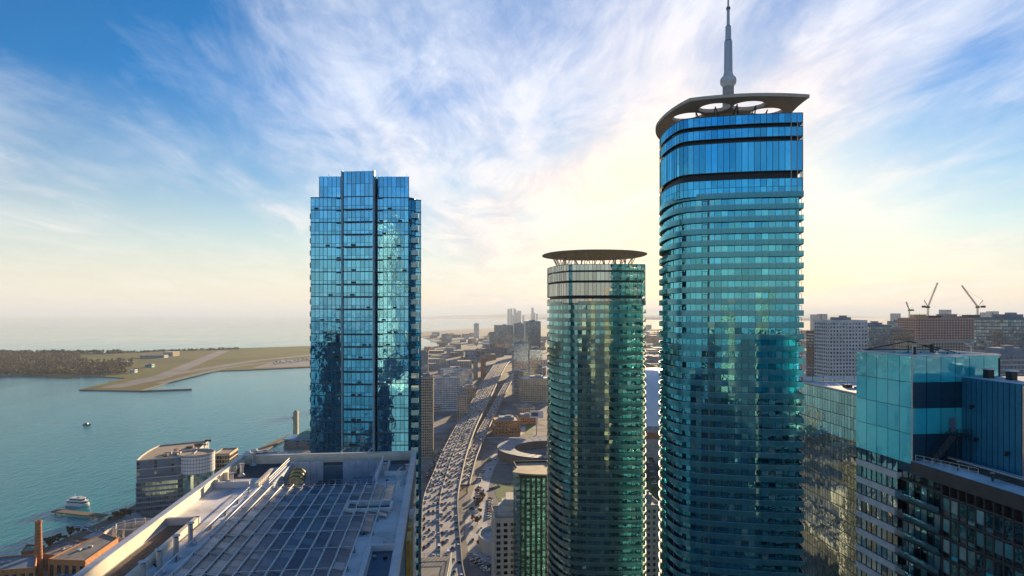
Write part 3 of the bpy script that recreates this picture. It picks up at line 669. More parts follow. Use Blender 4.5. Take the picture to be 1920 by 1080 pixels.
# crown: setback box and the taller bay
cp = [Vector(p) for p in ((LX(598), 165.3), (xb, 165.3), (xb, 163.9), (xc, 163.3), (xc, 165.2), (xd, 165.4), (xd, 186), (LX(598), 186))]
cpl = [Vector(p) for p in ((LX(598), 165.3), (xd, 165.5), (xd-3.6, 186), (LX(598), 186))]
mb = MB(); mb.prism(offset(cpl, -0.5), z_sh-0.6, z_top-1.2, 'mullion_blue', 'roof_grey'); part(mb, 'crown_wall', lt)
glaze(lt, cpl, z_sh-0.4, z_top, (z_top-z_sh+0.4)/2, 1.12, 'glass_blue', 60, 0.003)
bayp = [Vector(p) for p in ((xb, 163.8), (xc, 163.2), (xc-2.2, 172), (xb, 172))]
mb = MB(); mb.prism(offset(bayp, -0.3), z_sh-0.6, z_bay-1.0, 'mullion_blue', 'roof_grey'); part(mb, 'crown_wall', lt)
glaze(lt, bayp, z_sh-0.4, z_bay, (z_bay-z_sh+0.4)/2, 1.12, 'glass_blue', 20, 0.003)
mb = MB(); mb.prism(ccw([Vector((xd+0.1, 166)), Vector((xd+1.4, 166.8)), Vector((xd+1.4, 176)), Vector((xd+0.1, 176))]), z_sh-0.6, LZ(370), 'glass_blue'); part(mb, 'crown_shoulder', lt)
mb = MB(); mb.prism(ccw([Vector((xd+1.45, 168.6)), Vector((xd+2.55, 169.2)), Vector((xd+0.4, 181)), Vector((xd-1, 181))]), z_sh-0.6, LZ(379), 'grey_wall'); part(mb, 'crown_shoulder', lt)
for x in (LX(606), LX(757)):
    mb = MB(); mb.tube((x, 170, z_top-1), (x, 170, z_top+1.6), 0.06, 'steel', 5); part(mb, 'lightning_rod', lt)
# balconies at both sides
zf = LZ(406); k = 0
while zf > 8:
    mb = MB(); x0 = xa-0.2
    mb.box(x0-0.75, 167.2, zf-0.22, x0+0.1, 174, zf, 'slab_edge')
    bo = part(mb, 'balcony', lt)
    mb = MB(); mb.box(x0-0.78, 167.1, zf-0.3, x0-0.72, 174, zf+1.05, 'rail_blue'); mb.box(x0-0.72, 167.1, zf-0.3, x0, 167.16, zf+1.05, 'rail_blue'); part(mb, 'balustrade', bo)
    mb = MB(); mb.box(xd+0.3, 165.7, zf-0.2, xd+2.3, 168.3, zf, 'slab_edge'); bo = part(mb, 'balcony', lt)
    mb = MB(); mb.box(xd+0.6, 165.62, zf-0.3, xd+2.3, 165.68, zf+1.0, 'rail_blue'); mb.box(xd+2.3, 165.62, zf-0.3, xd+2.36, 168.3, zf+1.0, 'rail_blue'); part(mb, 'balustrade', bo)
    zf -= FH
# dark sill lights in some bays (opening vents)
mb = MB(); zf = z_sh-0.5
while zf > 60:
    for (x0, x1, y) in ((xb+0.4, xc-0.4, 163.2), (xb-1.9, xb-0.2, 164.8), (xc+0.3, xc+2.0, 164.9)):
        if random.random() < 0.8:
            yy = y; mb.box(x0, yy-0.12, zf-0.34, x1, yy+0.1, zf-0.12, 'dark_metal')
    for j in range(3):
        x = random.uniform(xa+0.5, xd-1.5); yb = 163.3 if xb < x < xc-1 else 164.85
        if abs(x-xb) < 1.2 or abs(x-xc) < 1.2: continue
        mb.box(x, yb-0.06, zf-FH+0.2, x+1.0, yb+0.1, zf-FH+0.62, 'dark_metal')
    zf -= FH
part(mb, 'vent_window', lt, 'stuff')

# ------------------------------------------------------------------ the two round condominium towers
def round_tower(name, label, corners, bul, ztop_bal, fh, crown, gm, rm, cm, ind, crown_ind, bands_z, roofz):
    c = sum((Vector(p) for p in corners), Vector((0, 0)))/4
    t_ = T(name, label, 'building', (c.x, c.y, 0))
    P1, P2, P3, P4 = corners
    def ringpts(step):
        pts = []
        for (a, b, bu) in ((P2, P1, bul[0]), (P1, P4, bul[3]), (P4, P3, bul[2]), (P3, P2, bul[1])):
            l = (Vector(b)-Vector(a)).length; pts += arc(a, b, bu, max(2, int(l/step)))
        return ccw(pts)
    bal = ringpts(1.5)
    # soften the two rear corners and the left front corner of the balcony line
    def smooth(pts, keep, it):
        for _ in range(it):
            n = len(pts); pts = [pts[i] if (pts[i]-Vector(keep)).length < 3.0 else (pts[i-1]+pts[i]*2+pts[(i+1) % n])/4 for i in range(n)]
        return pts
    bal = smooth(bal, P1, 10)
    wall = offset(bal, -0.85)
    inner = offset(bal, -1.3)
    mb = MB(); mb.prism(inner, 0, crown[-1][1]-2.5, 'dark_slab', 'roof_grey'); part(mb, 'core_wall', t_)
    nf = int(ztop_bal/fh)
    z = ztop_bal
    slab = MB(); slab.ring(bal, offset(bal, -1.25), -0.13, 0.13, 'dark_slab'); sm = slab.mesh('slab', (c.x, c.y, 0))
    rl = MB(); ob = offset(bal, 0.02)
    n = len(ob); drop = 0.16
    for i in range(n):
        a, b = ob[i], ob[(i+1) % n]; d = (b-a); l = d.length; d = d/l; nn = Vector((d.y, -d.x))
        j = random.gauss(0, 0.004)*l
        p, q = a+d*0.02, b-d*0.02
        rl.poly([(p.x+nn.x*j, p.y+nn.y*j, -drop), (q.x-nn.x*j, q.y-nn.y*j, -drop), (q.x-nn.x*j, q.y-nn.y*j, 1.12), (p.x+nn.x*j, p.y+nn.y*j, 1.12)], rm)
    rlm = rl.mesh('balustrade', (c.x, c.y, 0))
    hr = MB(); hr.ring(offset(bal, 0.05), offset(bal, -0.03), 1.12, 1.17, 'steel'); hrm = hr.mesh('handrail', (c.x, c.y, 0))
    f = 0
    while z > 4:
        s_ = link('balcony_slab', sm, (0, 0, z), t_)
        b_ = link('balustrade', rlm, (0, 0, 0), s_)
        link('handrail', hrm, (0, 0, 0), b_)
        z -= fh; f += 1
    # windows: a full-height pane, a door with frame, wall strips between
    rest = MB(); fr = MB(); cnt = 0
    wseg = resample(wall, 1.5); nS = len(wseg)
    pat = [random.random() for _ in range(nS)]
    f = 0; z = ztop_bal
    while z-fh > 2:
        z0, z1 = z-fh+0.16, z-0.16
        for i in range(nS):
            a, b = wseg[i], wseg[(i+1) % nS]
            if (b-a).length < 0.4: continue
            mid = (a+b)/2; py = HY+(CAMZ-z0)*F/mid.y
            vis = visible(a, b)
            pts = pane_quad(a, b, z0, z1, 0.0, 0.007)
            if vis and cnt < ind and py < 1085:
                q = MB(); q.poly(pts, gm); part(q, 'pane', t_); cnt += 1
            else: rest.poly(pts, gm)
            if pat[i] < 0.33 and vis:      # balcony door frame
                d = (b-a).normalized(); nn = Vector((d.y, -d.x)); 
                for s0, s1, za, zb in ((0.1, 0.2, z0, z1-0.35), (1.3, 1.4, z0, z1-0.35), (0.1, 1.4, z1-0.45, z1-0.35), (0.72, 0.78, z0, z1-0.45)):
                    p = a+d*s0+nn*0.06; q2 = a+d*s1+nn*0.06
                    fr.poly([(p.x, p.y, za), (q2.x, q2.y, za), (q2.x, q2.y, zb), (p.x, p.y, zb)], 'dark_slab')
            if pat[i] > 0.86 and vis:
                d = (b-a).normalized(); nn = Vector((d.y, -d.x)); p = a+nn*0.03; q2 = a+d*0.35+nn*0.03
                fr.poly([(p.x, p.y, z0), (q2.x, q2.y, z0), (q2.x, q2.y, z1), (p.x, p.y, z1)], 'slab_edge')
        z -= fh; f += 1
    part(rest, 'pane', t_, 'stuff'); part(fr, 'door_frame', t_, 'stuff')
    # crown screens: rings of tall panes with dark open gaps between
    cpts = ringpts(1.35); cpts = smooth(cpts, P1, 4); cpts = offset(cpts, -0.25)
    tot = 0
    for (z0, z1, rows_) in crown:
        got = glaze(t_, resample(cpts, 1.35), z0, z1, (z1-z0)/rows_, 1.35, cm, max(0, crown_ind-tot), 0.002, mull='mullion', mdep=0.05, panel='crown_pane'); tot += got
        mb = MB(); mb.ring(offset(cpts, 0.08), offset(cpts, -0.5), z1, z1+0.12, 'mullion'); mb.ring(offset(cpts, 0.08), offset(cpts, -0.5), z0-0.12, z0, 'mullion'); part(mb, 'crown_frame', t_)
    for zg in bands_z:
        mb = MB(); mb.ring(offset(cpts, -0.9), offset(cpts, -1.8), zg[0], zg[1], 'dark_metal'); part(mb, 'gap_shade_band', t_)  # dark ring puts the shade of the open gap into colour
    # roof deck inside the screens
    mb = MB(); mb.prism(offset(cpts, -1.0), roofz-0.5, roofz, 'roof_grey'); part(mb, 'roof_deck', t_)
    # open steel frame at the sharp right-hand corner
    mb = MB()
    i0 = min(range(len(cpts)), key=lambda i: (cpts[i]-Vector(P1)).length)
    for di in (-2, -1, 0, 1, 2):
        q = offset(cpts, 0.05)[(i0+di) % len(cpts)]; mb.tube((q.x, q.y, crown[0][0]-0.4), (q.x, q.y, crown[-1][1]), 0.10, 'pale_concrete', 6)
    part(mb, 'corner_frame', t_)
    return t_, cpts

# ICE-like tall tower on the right
d2 = 153.0
def z2(py, d=152): return CAMZ-(py-HY)*d/F
tall, tall_c = round_tower('round_condo_tower', 'tallest curved teal glass tower with ringed balconies and a holed canopy on top',
    [(68.4, 150.0), (41.0, 155.2), (43.2, 185.0), (70.5, 181.0)], (1.0, 2.6, 2.5, 1.2), z2(370), 2.80,
    [(z2(366), z2(336.5), 2), (z2(322), z2(267), 1), (z2(258), z2(241), 1), (z2(233), z2(216), 1)], 'glass_ice', 'rail_ice', 'glass_crown', 260, 110,
    [(z2(337), z2(322)), (z2(267), z2(257)), (z2(241), z2(233))], z2(226))
short, short_c = round_tower('round_condo_tower', 'shorter curved green glass tower with a flat disc canopy held on slender struts',
    [(44.6, 213.5), (18.6, 214.0), (14.6, 247.0), (47.0, 244.0)], (1.0, 3.6, 2.5, 1.2), CAMZ-(571-HY)*214/F, 15.75*214/F,
    [(CAMZ-(568-HY)*214/F, CAMZ-(560-HY)*214/F, 1), (CAMZ-(554-HY)*214/F, CAMZ-(530-HY)*214/F, 1), (CAMZ-(526-HY)*214/F, CAMZ-(510-HY)*214/F, 1), (CAMZ-(507-HY)*214/F, CAMZ-(496-HY)*214/F, 1)], 'glass_ice_green', 'rail_ice_green', 'glass_crown_pale', 220, 80,
    [(CAMZ-(560-HY)*214/F, CAMZ-(554-HY)*214/F), (CAMZ-(530-HY)*214/F, CAMZ-(526-HY)*214/F), (CAMZ-(510-HY)*214/F, CAMZ-(507-HY)*214/F)], CAMZ-(505-HY)*214/F)

def canopy(thing, outline, holes, z, thick, dish, rimdrop, seg=20):
    """plate with round holes, cut by a boolean-free grid: faces whose centre lies in a hole are left out"""
    c = sum(outline, Vector((0, 0)))/len(outline); bm = bmesh.new()
    # triangulated fill with holes through bmesh.ops.triangle_fill
    edges = []
    def loop(pts):
        vs_ = [bm.verts.new((p.x, p.y, 0)) for p in pts]
        for i in range(len(vs_)): edges.append(bm.edges.new((vs_[i], vs_[(i+1) % len(vs_)])))
    loop(outline)
    for (hx, hy, rx, ry, an) in holes:
        loop([Vector((hx+rx*math.cos(t_)*math.cos(an)-ry*math.sin(t_)*math.sin(an), hy+rx*math.cos(t_)*math.sin(an)+ry*math.sin(t_)*math.cos(an))) for t_ in [2*math.pi*k/28 for k in range(28)]])
    bmesh.ops.triangle_fill(bm, use_beauty=True, use_dissolve=False, edges=edges)
    maxr = max((p-c).length for p in outline)
    bm.verts.ensure_lookup_table()
    vs_ = [v.co.copy() for v in bm.verts]; fs = [[v.index for v in f.verts] for f in bm.faces]
    be = [(e.verts[0].index, e.verts[1].index) for e in bm.edges if len(e.link_faces) == 1]
    bm.free()
    nb = len(outline)
    def zz_(i):
        r = (Vector((vs_[i].x, vs_[i].y))-c).length/maxr; return z+dish*(1-r*r)
    mb = MB()
    th = lambda i: (rimdrop if i < nb else thick)
    mb.v = [(v.x, v.y, zz_(i)) for i, v in enumerate(vs_)]+[(v.x, v.y, zz_(i)-th(i)) for i, v in enumerate(vs_)]
    k = len(vs_); mm = mb.mi('canopy')
    for f in fs:
        mb.f.append(f); mb.m.append(mm); mb.f.append([i+k for i in reversed(f)]); mb.m.append(mm)
    for a, b in be: mb.f.append([a, b, b+k, a+k]); mb.m.append(mm)
    return part(mb, 'canopy', thing), zz_
def superell(cx, cy, a, b, e, ang, n=64):
    out = []
    for k in range(n):
        t_ = 2*math.pi*k/n; ct, st = math.cos(t_), math.sin(t_)
        x = a*abs(ct)**(2/e)*(1 if ct > 0 else -1); y = b*abs(st)**(2/e)*(1 if st > 0 else -1); r = R(ang)
        out.append(Vector((cx+x*math.cos(r)-y*math.sin(r), cy+x*math.sin(r)+y*math.cos(r))))
    return out
zc2 = CAMZ+415*147/F
out2 = arc((41.8, 150.5), (68.6, 147.5), 1.5, 16)+arc((68.6, 147.5), (70.6, 163), -0.3, 8)+arc((70.6, 163), (66, 186), 2.0, 12)+arc((66, 186), (45, 188), 3.0, 12)+arc((45, 188), (38.8, 172), 1.2, 8)+arc((38.8, 172), (41.8, 150.5), 1.0, 12)
cx2, cy2 = 55.0, 167.0
holes = []
for k in range(8):
    a_ = 2*math.pi*k/8+0.22; holes.append((cx2+10.2*math.cos(a_), cy2+12.4*math.sin(a_), 3.75, 4.0, 0))
can2, zf2 = canopy(tall, out2, holes, zc2-0.3, 0.9, 0.9, 0.75)
mb = MB()
for k in range(14):
    a_ = 2*math.pi*(k+0.3)/14; x, y = cx2+11*math.cos(a_), cy2+13.5*math.sin(a_)
    mb.tube((cx2+9*math.cos(a_+0.12), cy2+11*math.sin(a_+0.12), z2(226)), (x, y, zc2-0.6), 0.16, 'dark_metal', 6)
    mb.tube((cx2+9*math.cos(a_-0.12), cy2+11*math.sin(a_-0.12), z2(226)), (x, y, zc2-0.6), 0.12, 'dark_metal', 6)
part(mb, 'canopy_strut', tall)
mb = MB(); mb.lathe((cx2, cy2+1, z2(226)), [(5.2, 0), (4.8, 2.0), (5.6, 3.5), (7.6, zc2-z2(226)-0.2)], 'canopy', 20); part(mb, 'canopy_hub', tall)

cx1, cy1 = 29.5, 231.0
zc1 = CAMZ+21.0
out1 = superell(cx1, cy1, 18.6, 21, 2.3, 0)
# lens section: thin rim, thicker middle, shallow dome
mb = MB(); prof = [(1.0, 0.0), (0.97, 0.15), (0.8, 0.55), (0.55, 0.95), (0.25, 1.2), (0.04, 1.25)]; n = len(out1); c1 = Vector((cx1, cy1))
ringsT = [[(c1.x+(p.x-c1.x)*s_, c1.y+(p.y-c1.y)*s_, zc1+h) for p in out1] for s_, h in prof]
ringsB = [[(c1.x+(p.x-c1.x)*s_, c1.y+(p.y-c1.y)*s_, zc1-0.10-h*0.6) for p in out1] for s_, h in prof]
for rr, fl in ((ringsT, False), (ringsB, True)):
    for q in range(len(rr)-1):
        for k in range(n):
            j = (k+1) % n; f = [rr[q][k], rr[q][j], rr[q+1][j], rr[q+1][k]]; mb.poly(f[::-1] if fl else f, 'canopy')
    mb.poly(rr[-1] if not fl else rr[-1][::-1], 'canopy')
for k in range(n): j = (k+1) % n; mb.poly([ringsB[0][k], ringsB[0][j], ringsT[0][j], ringsT[0][k]], 'canopy')
part(mb, 'canopy', short)
for k in range(18):
    a_ = 2*math.pi*k/18; bx, by = cx1+12.2*math.cos(a_), cy1+14*math.sin(a_); zb = CAMZ-(505-HY)*214/F
    mb = MB()
    for da, rr in ((-0.16, 15.0), (0.16, 15.0), (0.0, 10.5)):
        mb.tube((bx, by, zb), (cx1+rr*math.cos(a_+da), cy1+rr*1.13*math.sin(a_+da), zc1-0.3), 0.15, 'pale_concrete', 5)
    part(mb, 'canopy_strut', short)

# ------------------------------------------------------------------ communications tower behind the tall tower
CT = Vector((236.5, 700.0))
ct = T('communications_tower', 'slender grey concrete communications tower rising behind the tallest glass tower', 'tower', (*CT, 0))
def cz(py): return CAMZ-(py-HY)*700/F
mb = MB()
for k in range(3):
    a_ = R(90+120*k+20); d = Vector((math.cos(a_), math.sin(a_)))
    for z0_, z1_, r0, r1 in ((0, 120, 27, 15), (120, 330, 15, 8)):
        q = CT; nn = Vector((-d.y, d.x))*2.6
        mb.poly([(*(q+d*r0-nn), z0_), (*(q+d*r0+nn), z0_), (*(q+d*r1+nn), z1_), (*(q+d*r1-nn), z1_)], 'concrete')
        for s_ in (1, -1): mb.poly([(*(q+nn*s_), z0_), (*(q+d*r0+nn*s_), z0_), (*(q+d*r1+nn*s_), z1_), (*(q+nn*s_), z1_)], 'concrete')
mb.lathe((*CT, 0), [(9, 0), (8, 120), (6.6, 300), (5.9, cz(160))], 'concrete', 18); part(mb, 'shaft', ct)
mb = MB(); mb.lathe((*CT, 0), [(7, 328), (17, 336), (19, 342), (19, 352), (16, 358), (10, 364), (6, 368)], 'white_wall', 32); part(mb, 'observation_pod', ct)
mb = MB(); mb.lathe((*CT, 0), [(5.9, cz(163)), (8.3, cz(157)), (8.6, cz(152)), (8.0, cz(147)), (5.4, cz(142)), (4.6, cz(136))], 'white_wall', 28, cap=False); part(mb, 'upper_pod', ct, smooth=False)
mb = MB(); mb.lathe((*CT, 0), [(4.6, cz(140)), (4.2, cz(78)), (3.3, cz(77.8)), (2.9, cz(52)), (3.1, cz(52)), (3.1, cz(50)), (1.7, cz(49.5)), (1.5, cz(12)), (1.0, cz(11)), (0.9, cz(-30)), (0.5, cz(-77))], 'steel', 14); part(mb, 'antenna', ct)
for zb in (cz(78), cz(50), cz(16)):
    mb = MB(); mb.lathe((*CT, zb-1.2), [(3.8, 0), (3.8, 2.2)], 'dark_metal', 12) if zb < cz(60) else mb.lathe((*CT, zb-1), [(2.3, 0), (2.3, 2.0)], 'dark_metal', 12); part(mb, 'antenna_collar', ct)

# ------------------------------------------------------------------ office tower with the mirror facade (right)
TX = 100.0
tel = T('mirror_office_tower', 'mirror glass office tower reflecting golden buildings behind the teal rooftop box', 'building', (120, 205, 0))
zt = CAMZ-154*TX*F/652/F
a0 = Vector((TX+1.2, 164)); a1 = Vector((TX-2.0, 226))
tp = ccw([a0, Vector((155, 170)), Vector((152, 232)), a1])
mb = MB(); mb.prism(offset(tp, -0.3), 0, zt-0.4, 'mullion', 'roof_white'); part(mb, 'core_wall', tel)
glaze(tel, tp, 3, zt, 3.5, 1.55, 'glass_office', 240, 0.003, mull='mullion', mdep=0.03)
mb = MB(); zf = zt
while zf > 5: mb.ring(offset(tp, 0.07), offset(tp, -0.2), zf-0.10, zf+0.06, 'mullion'); zf -= 3.5
part(mb, 'floor_band', tel, 'stuff')
mb = MB(); mb.ring(offset(tp, 0.05), offset(tp, -0.4), zt+0.062, zt+0.5, 'coping'); part(mb, 'coping', tel)
for k in range(14):
    a = a1.lerp(Vector((152, 232)), k/14); b = a1.lerp(Vector((152, 232)), (k+0.94)/14); mb = MB(); mb.poly([(a.x, a.y-2, zt), (b.x, b.y-2, zt), (b.x, b.y-2, zt+1.5), (a.x, a.y-2, zt+1.5)], 'white_paint'); mb.tube((a.x, a.y-2.05, zt), (a.x, a.y-2.05, zt+1.6), 0.07, 'dark_metal', 5); part(mb, 'roof_screen', tel)
for k in range(9):
    q = Vector((random.uniform(108, 132), random.uniform(188, 222))); mb = MB(); mb.obox((*q, zt-0.39), E2, random.uniform(1, 3), random.uniform(0.8, 2), random.uniform(0.5, 1.6), random.choice(['dark_metal', 'grey_wall', 'steel'])); mb.tube((q.x, q.y, zt), (q.x, q.y, zt+random.uniform(1, 2.4)), 0.12, 'dark_metal', 6); part(mb, 'roof_unit', tel)

# ------------------------------------------------------------------ right-hand apartment block with the teal rooftop box
RC = Vector((62.5, 100.0))
def bp(u, v): q = RC+E2*u+E1*v; return Vector((q.x, q.y))
ap = T('apartment_block', 'dark apartment block with a teal glass box and escape stair on its roof', 'building', (*bp(15, -5), 0))
ZB = 142.0; ZT = 158.3; VL = 13.4; VR = -45.0
def bquad(u0, v0, u1, v1): return ccw([bp(u0, v0), bp(u1, v0), bp(u1, v1), bp(u0, v1)])
mb = MB(); mb.prism(bquad(0.9, VR, 40, VL-0.1), 0, ZB-1.6, 'fascia', 'roof_white'); part(mb, 'core_wall', ap)
# roof slab and dark fascia of the lower wing
mb = MB(); mb.prism(bquad(-0.25, VR, 8.4, -0.02), ZB-2.0, ZB, 'fascia', 'roof_white'); part(mb, 'roof_slab', ap)
mb = MB(); mb.prism(bquad(8.45, VR, 40, VL-0.2), ZB-1.59, ZB-0.4, 'fascia', 'roof_grey'); part(mb, 'roof_slab', ap)
mb = MB(); a, b = bp(4.4, -1.2), bp(3.2, VR); mb.obox((*(a+b)/2, ZB+0.004), b-a, (b-a).length, 1.1, 0.55, 'dark_metal'); part(mb, 'gutter', ap)
mb = MB(); a, b = bp(5.2, -1.2), bp(4.0, VR); mb.obox((*(a+b)/2, ZB+0.004), b-a, (b-a).length, 0.3, 0.75, 'coping'); part(mb, 'kerb', ap)
railing(ap, Vector((*bp(0.3, -0.4), ZB)), Vector((*bp(2.6, -9.5), ZB)), 1.0, 7, 0.035, 'parapet', 2)
for (u, v, h) in ((2.0, -12.5, 1.1), (3.0, -18, 0.9), (2.2, -6.5, 1.3)):
    mb = MB(); q = bp(u, v); mb.tube((*q, ZB), (*q, ZB+h), 0.16, 'dark_metal', 10); mb.tube((*q, ZB+h), (*q, ZB+h+0.1), 0.26, 'steel', 10); part(mb, 'vent_pipe', ap)
# teal box: panels on its left and front faces
box = bquad(0.12, 0.12, 15.2, VL-0.1)
mb = MB(); mb.prism(box, ZB-2.0, ZT-0.4, 'dark_panel', 'roof_white'); part(mb, 'box_wall', ap)
rz = [142.0-0.6, 146.1, 150.2, 154.2, ZT]
lc = [0, 2.75, 5.4, 8.1, 10.7, VL]
def panel_(a, b, z0, z1, mat, name='panel'):
    mb = MB(); d = (b-a).normalized(); nn = Vector((d.y, -d.x)); g_ = 0.045; pts = pane_quad(a, b, z0, z1, 0.0, 0.0015, g_)
    mb.poly(pts, mat); bk = [(p[0]-nn.x*0.1, p[1]-nn.y*0.1, p[2]) for p in pts]
    for e in range(4): mb.poly([bk[e], bk[(e+1) % 4], pts[(e+1) % 4], pts[e]], 'dark_panel')
    return part(mb, name, ap)
for i in range(5):
    for k in range(4):
        panel_(bp(0, lc[i+1]), bp(0, lc[i]), rz[k], rz[k+1], 'panel_teal')
fc = [0, 2.5, 4.95, 7.4, 9.9, 12.4, 14.9, 15.3]
for i in range(6):
    for k in range(4):
        mat = 'panel_teal' if k in (1, 3) else 'dark_panel'
        if k == 0 and i >= 2 and i < 3: mat = 'dark_panel'
        if k == 0: mat = 'dark_panel'
        panel_(bp(fc[i], 0.0), bp(fc[i+1], 0.0), rz[k]+(0.5 if k == 0 else 0), rz[k+1], mat)
for i in range(5):
    panel_(bp(15.3, lc[i]), bp(15.3, lc[i+1]), 150.2, ZT, 'panel_teal')
mb = MB(); q = bp(-0.02, -0.02); mb.obox((*q, ZB-0.6), E2, 0.16, 0.16, ZT-ZB+0.6, 'parapet'); part(mb, 'corner_post', ap)
mb = MB(); mb.ring(offset(bquad(0, 0, 15.3, VL), 0.06), offset(bquad(0, 0, 15.3, VL), -0.4), ZT+0.003, ZT+0.25, 'white_paint'); part(mb, 'coping', ap)
# roof clutter on the box: hip frame, davit arm, posts
mb = MB()
for (p, q) in (((1.0, 12.6, 0.3), (6.5, 9, 2.0)), ((6.5, 9, 2.0), (11, 4.0, 0.3)), ((6.5, 9, 2.0), (13.5, 10.5, 0.3)), ((1, 12.6, 0.35), (13.5, 10.5, 0.35)), ((6.5, 9, 0.0), (6.5, 9, 2.0))):
    mb.tube((*bp(p[0], p[1]), ZT+p[2]), (*bp(q[0], q[1]), ZT+q[2]), 0.09, 'dark_metal', 6)
part(mb, 'roof_frame', ap)
mb = MB(); mb.tube((*bp(1.2, 0.9), ZT-0.4), (*bp(1.2, 0.9), ZT+1.5), 0.22, 'dark_metal', 8); part(mb, 'post', ap)
mb = MB(); mb.tube((*bp(3.6, 4), ZT-0.4), (*bp(3.6, 4), ZT+1.6), 0.35, 'steel', 8); mb.tube((*bp(1.2, 4), ZT+1.75), (*bp(6.5, 4), ZT+1.75), 0.12, 'tank_yellow', 8); mb.tube((*bp(6.7, 4), ZT+0.4), (*bp(6.7, 4), ZT+1.7), 0.3, 'dark_metal', 8); part(mb, 'davit', ap)
mb = MB(); mb.tube((*bp(11.5, 1.5), ZT-0.4), (*bp(11.5, 1.5), ZT+1.5), 0.05, 'white_paint', 6); mb.tube((*bp(11.5, 1.5), ZT+1.5), (*bp(10.4, 1.5), ZT+1.9), 0.05, 'white_paint', 6); part(mb, 'lamp_arm', ap)
# blue plant box on the right, its near end of bright metal
mb = MB(); mb.prism(bquad(8.5, -10.4, 24, -0.12), ZB-0.39, 155.0, 'blue_box', 'roof_white'); part(mb, 'plant_box', ap)
for k in range(11):
    mb = MB(); q = bp(8.47, -0.9-0.95*k); mb.obox((*q, ZB-0.3), E2, 0.05, 0.05, 13.2, 'dark_panel'); part(mb, 'seam', ap)
for k in range(5):
    panel_(bp(8.55+k*3, -10.48), bp(8.55+k*3+3, -10.48), ZB-0.3, 154.8, 'lit_metal', 'end_panel')
for (u, v) in ((11.5, -1.8), (12.3, -5.0), (14.5, -8)):
    mb = MB(); q = bp(u, v); mb.obox((*q, 155.0), E2, 1.0, 1.0, 1.3, 'dark_metal'); mb.obox((*q, 156.3), E2, 1.3, 1.3, 0.15, 'white_paint'); part(mb, 'roof_unit', ap)
for (v, z) in ((-2.2, 150.5), (-3.0, 145.6), (-8.4, 144.6)):
    mb = MB(); q = bp(8.3, v); mb.obox((*q, z), E2, 0.5, 0.45, 0.4, 'dark_metal'); mb.obox((*bp(8.0, v), z-0.2), E2, 0.3, 0.5, 0.15, 'dark_metal'); part(mb, 'wall_lamp', ap)
# door and escape stair
mb = MB(); panel_door = [bp(6.3, -0.10), bp(7.4, -0.10)]; mb.poly([(*panel_door[0], 146.3), (*panel_door[1], 146.3), (*panel_door[1], 148.6), (*panel_door[0], 148.6)], 'blue_grey'); dr = part(mb, 'door', ap)
mb = MB(); mb.obox((*bp(7.2, -0.16), 147.3), E2, 0.12, 0.06, 0.12, 'steel'); part(mb, 'handle', dr)
st = T('escape_stair', 'dark steel escape stair climbing to the door of the teal box', 'stair', (*bp(4.5, -1.2), ZB))
mb = MB(); mb.prism(bquad(5.8, -2.2, 8.3, -0.2), 146.05, 146.2, 'dark_metal'); part(mb, 'landing', st)
for k in range(16):
    u = 2.2+3.6*k/16; z = ZB+0.15+(146.05-ZB)*k/16; mb = MB(); mb.prism(bquad(u, -2.1, u+0.28, -1.0), z, z+0.06, 'steel'); part(mb, 'tread', st)
for v in (-2.15, -0.95):
    mb = MB(); mb.tube((*bp(2.1, v), ZB), (*bp(5.8, v), 146.1), 0.12, 'dark_metal', 5); part(mb, 'stringer', st)
    railing(st, (*bp(2.1, v), ZB+0.2), (*bp(5.8, v), 146.2), 1.0, 6, 0.04, 'dark_metal')
railing(st, (*bp(5.8, -2.2), 146.2), (*bp(8.2, -2.2), 146.2), 1.0, 4, 0.04, 'dark_metal')
for (u, v) in ((5.9, -2.1), (8.1, -2.1), (5.9, -0.4)):
    mb = MB(); mb.tube((*bp(u, v), ZB-0.01), (*bp(u, v), 146.05), 0.08, 'dark_metal', 6); part(mb, 'post', st)
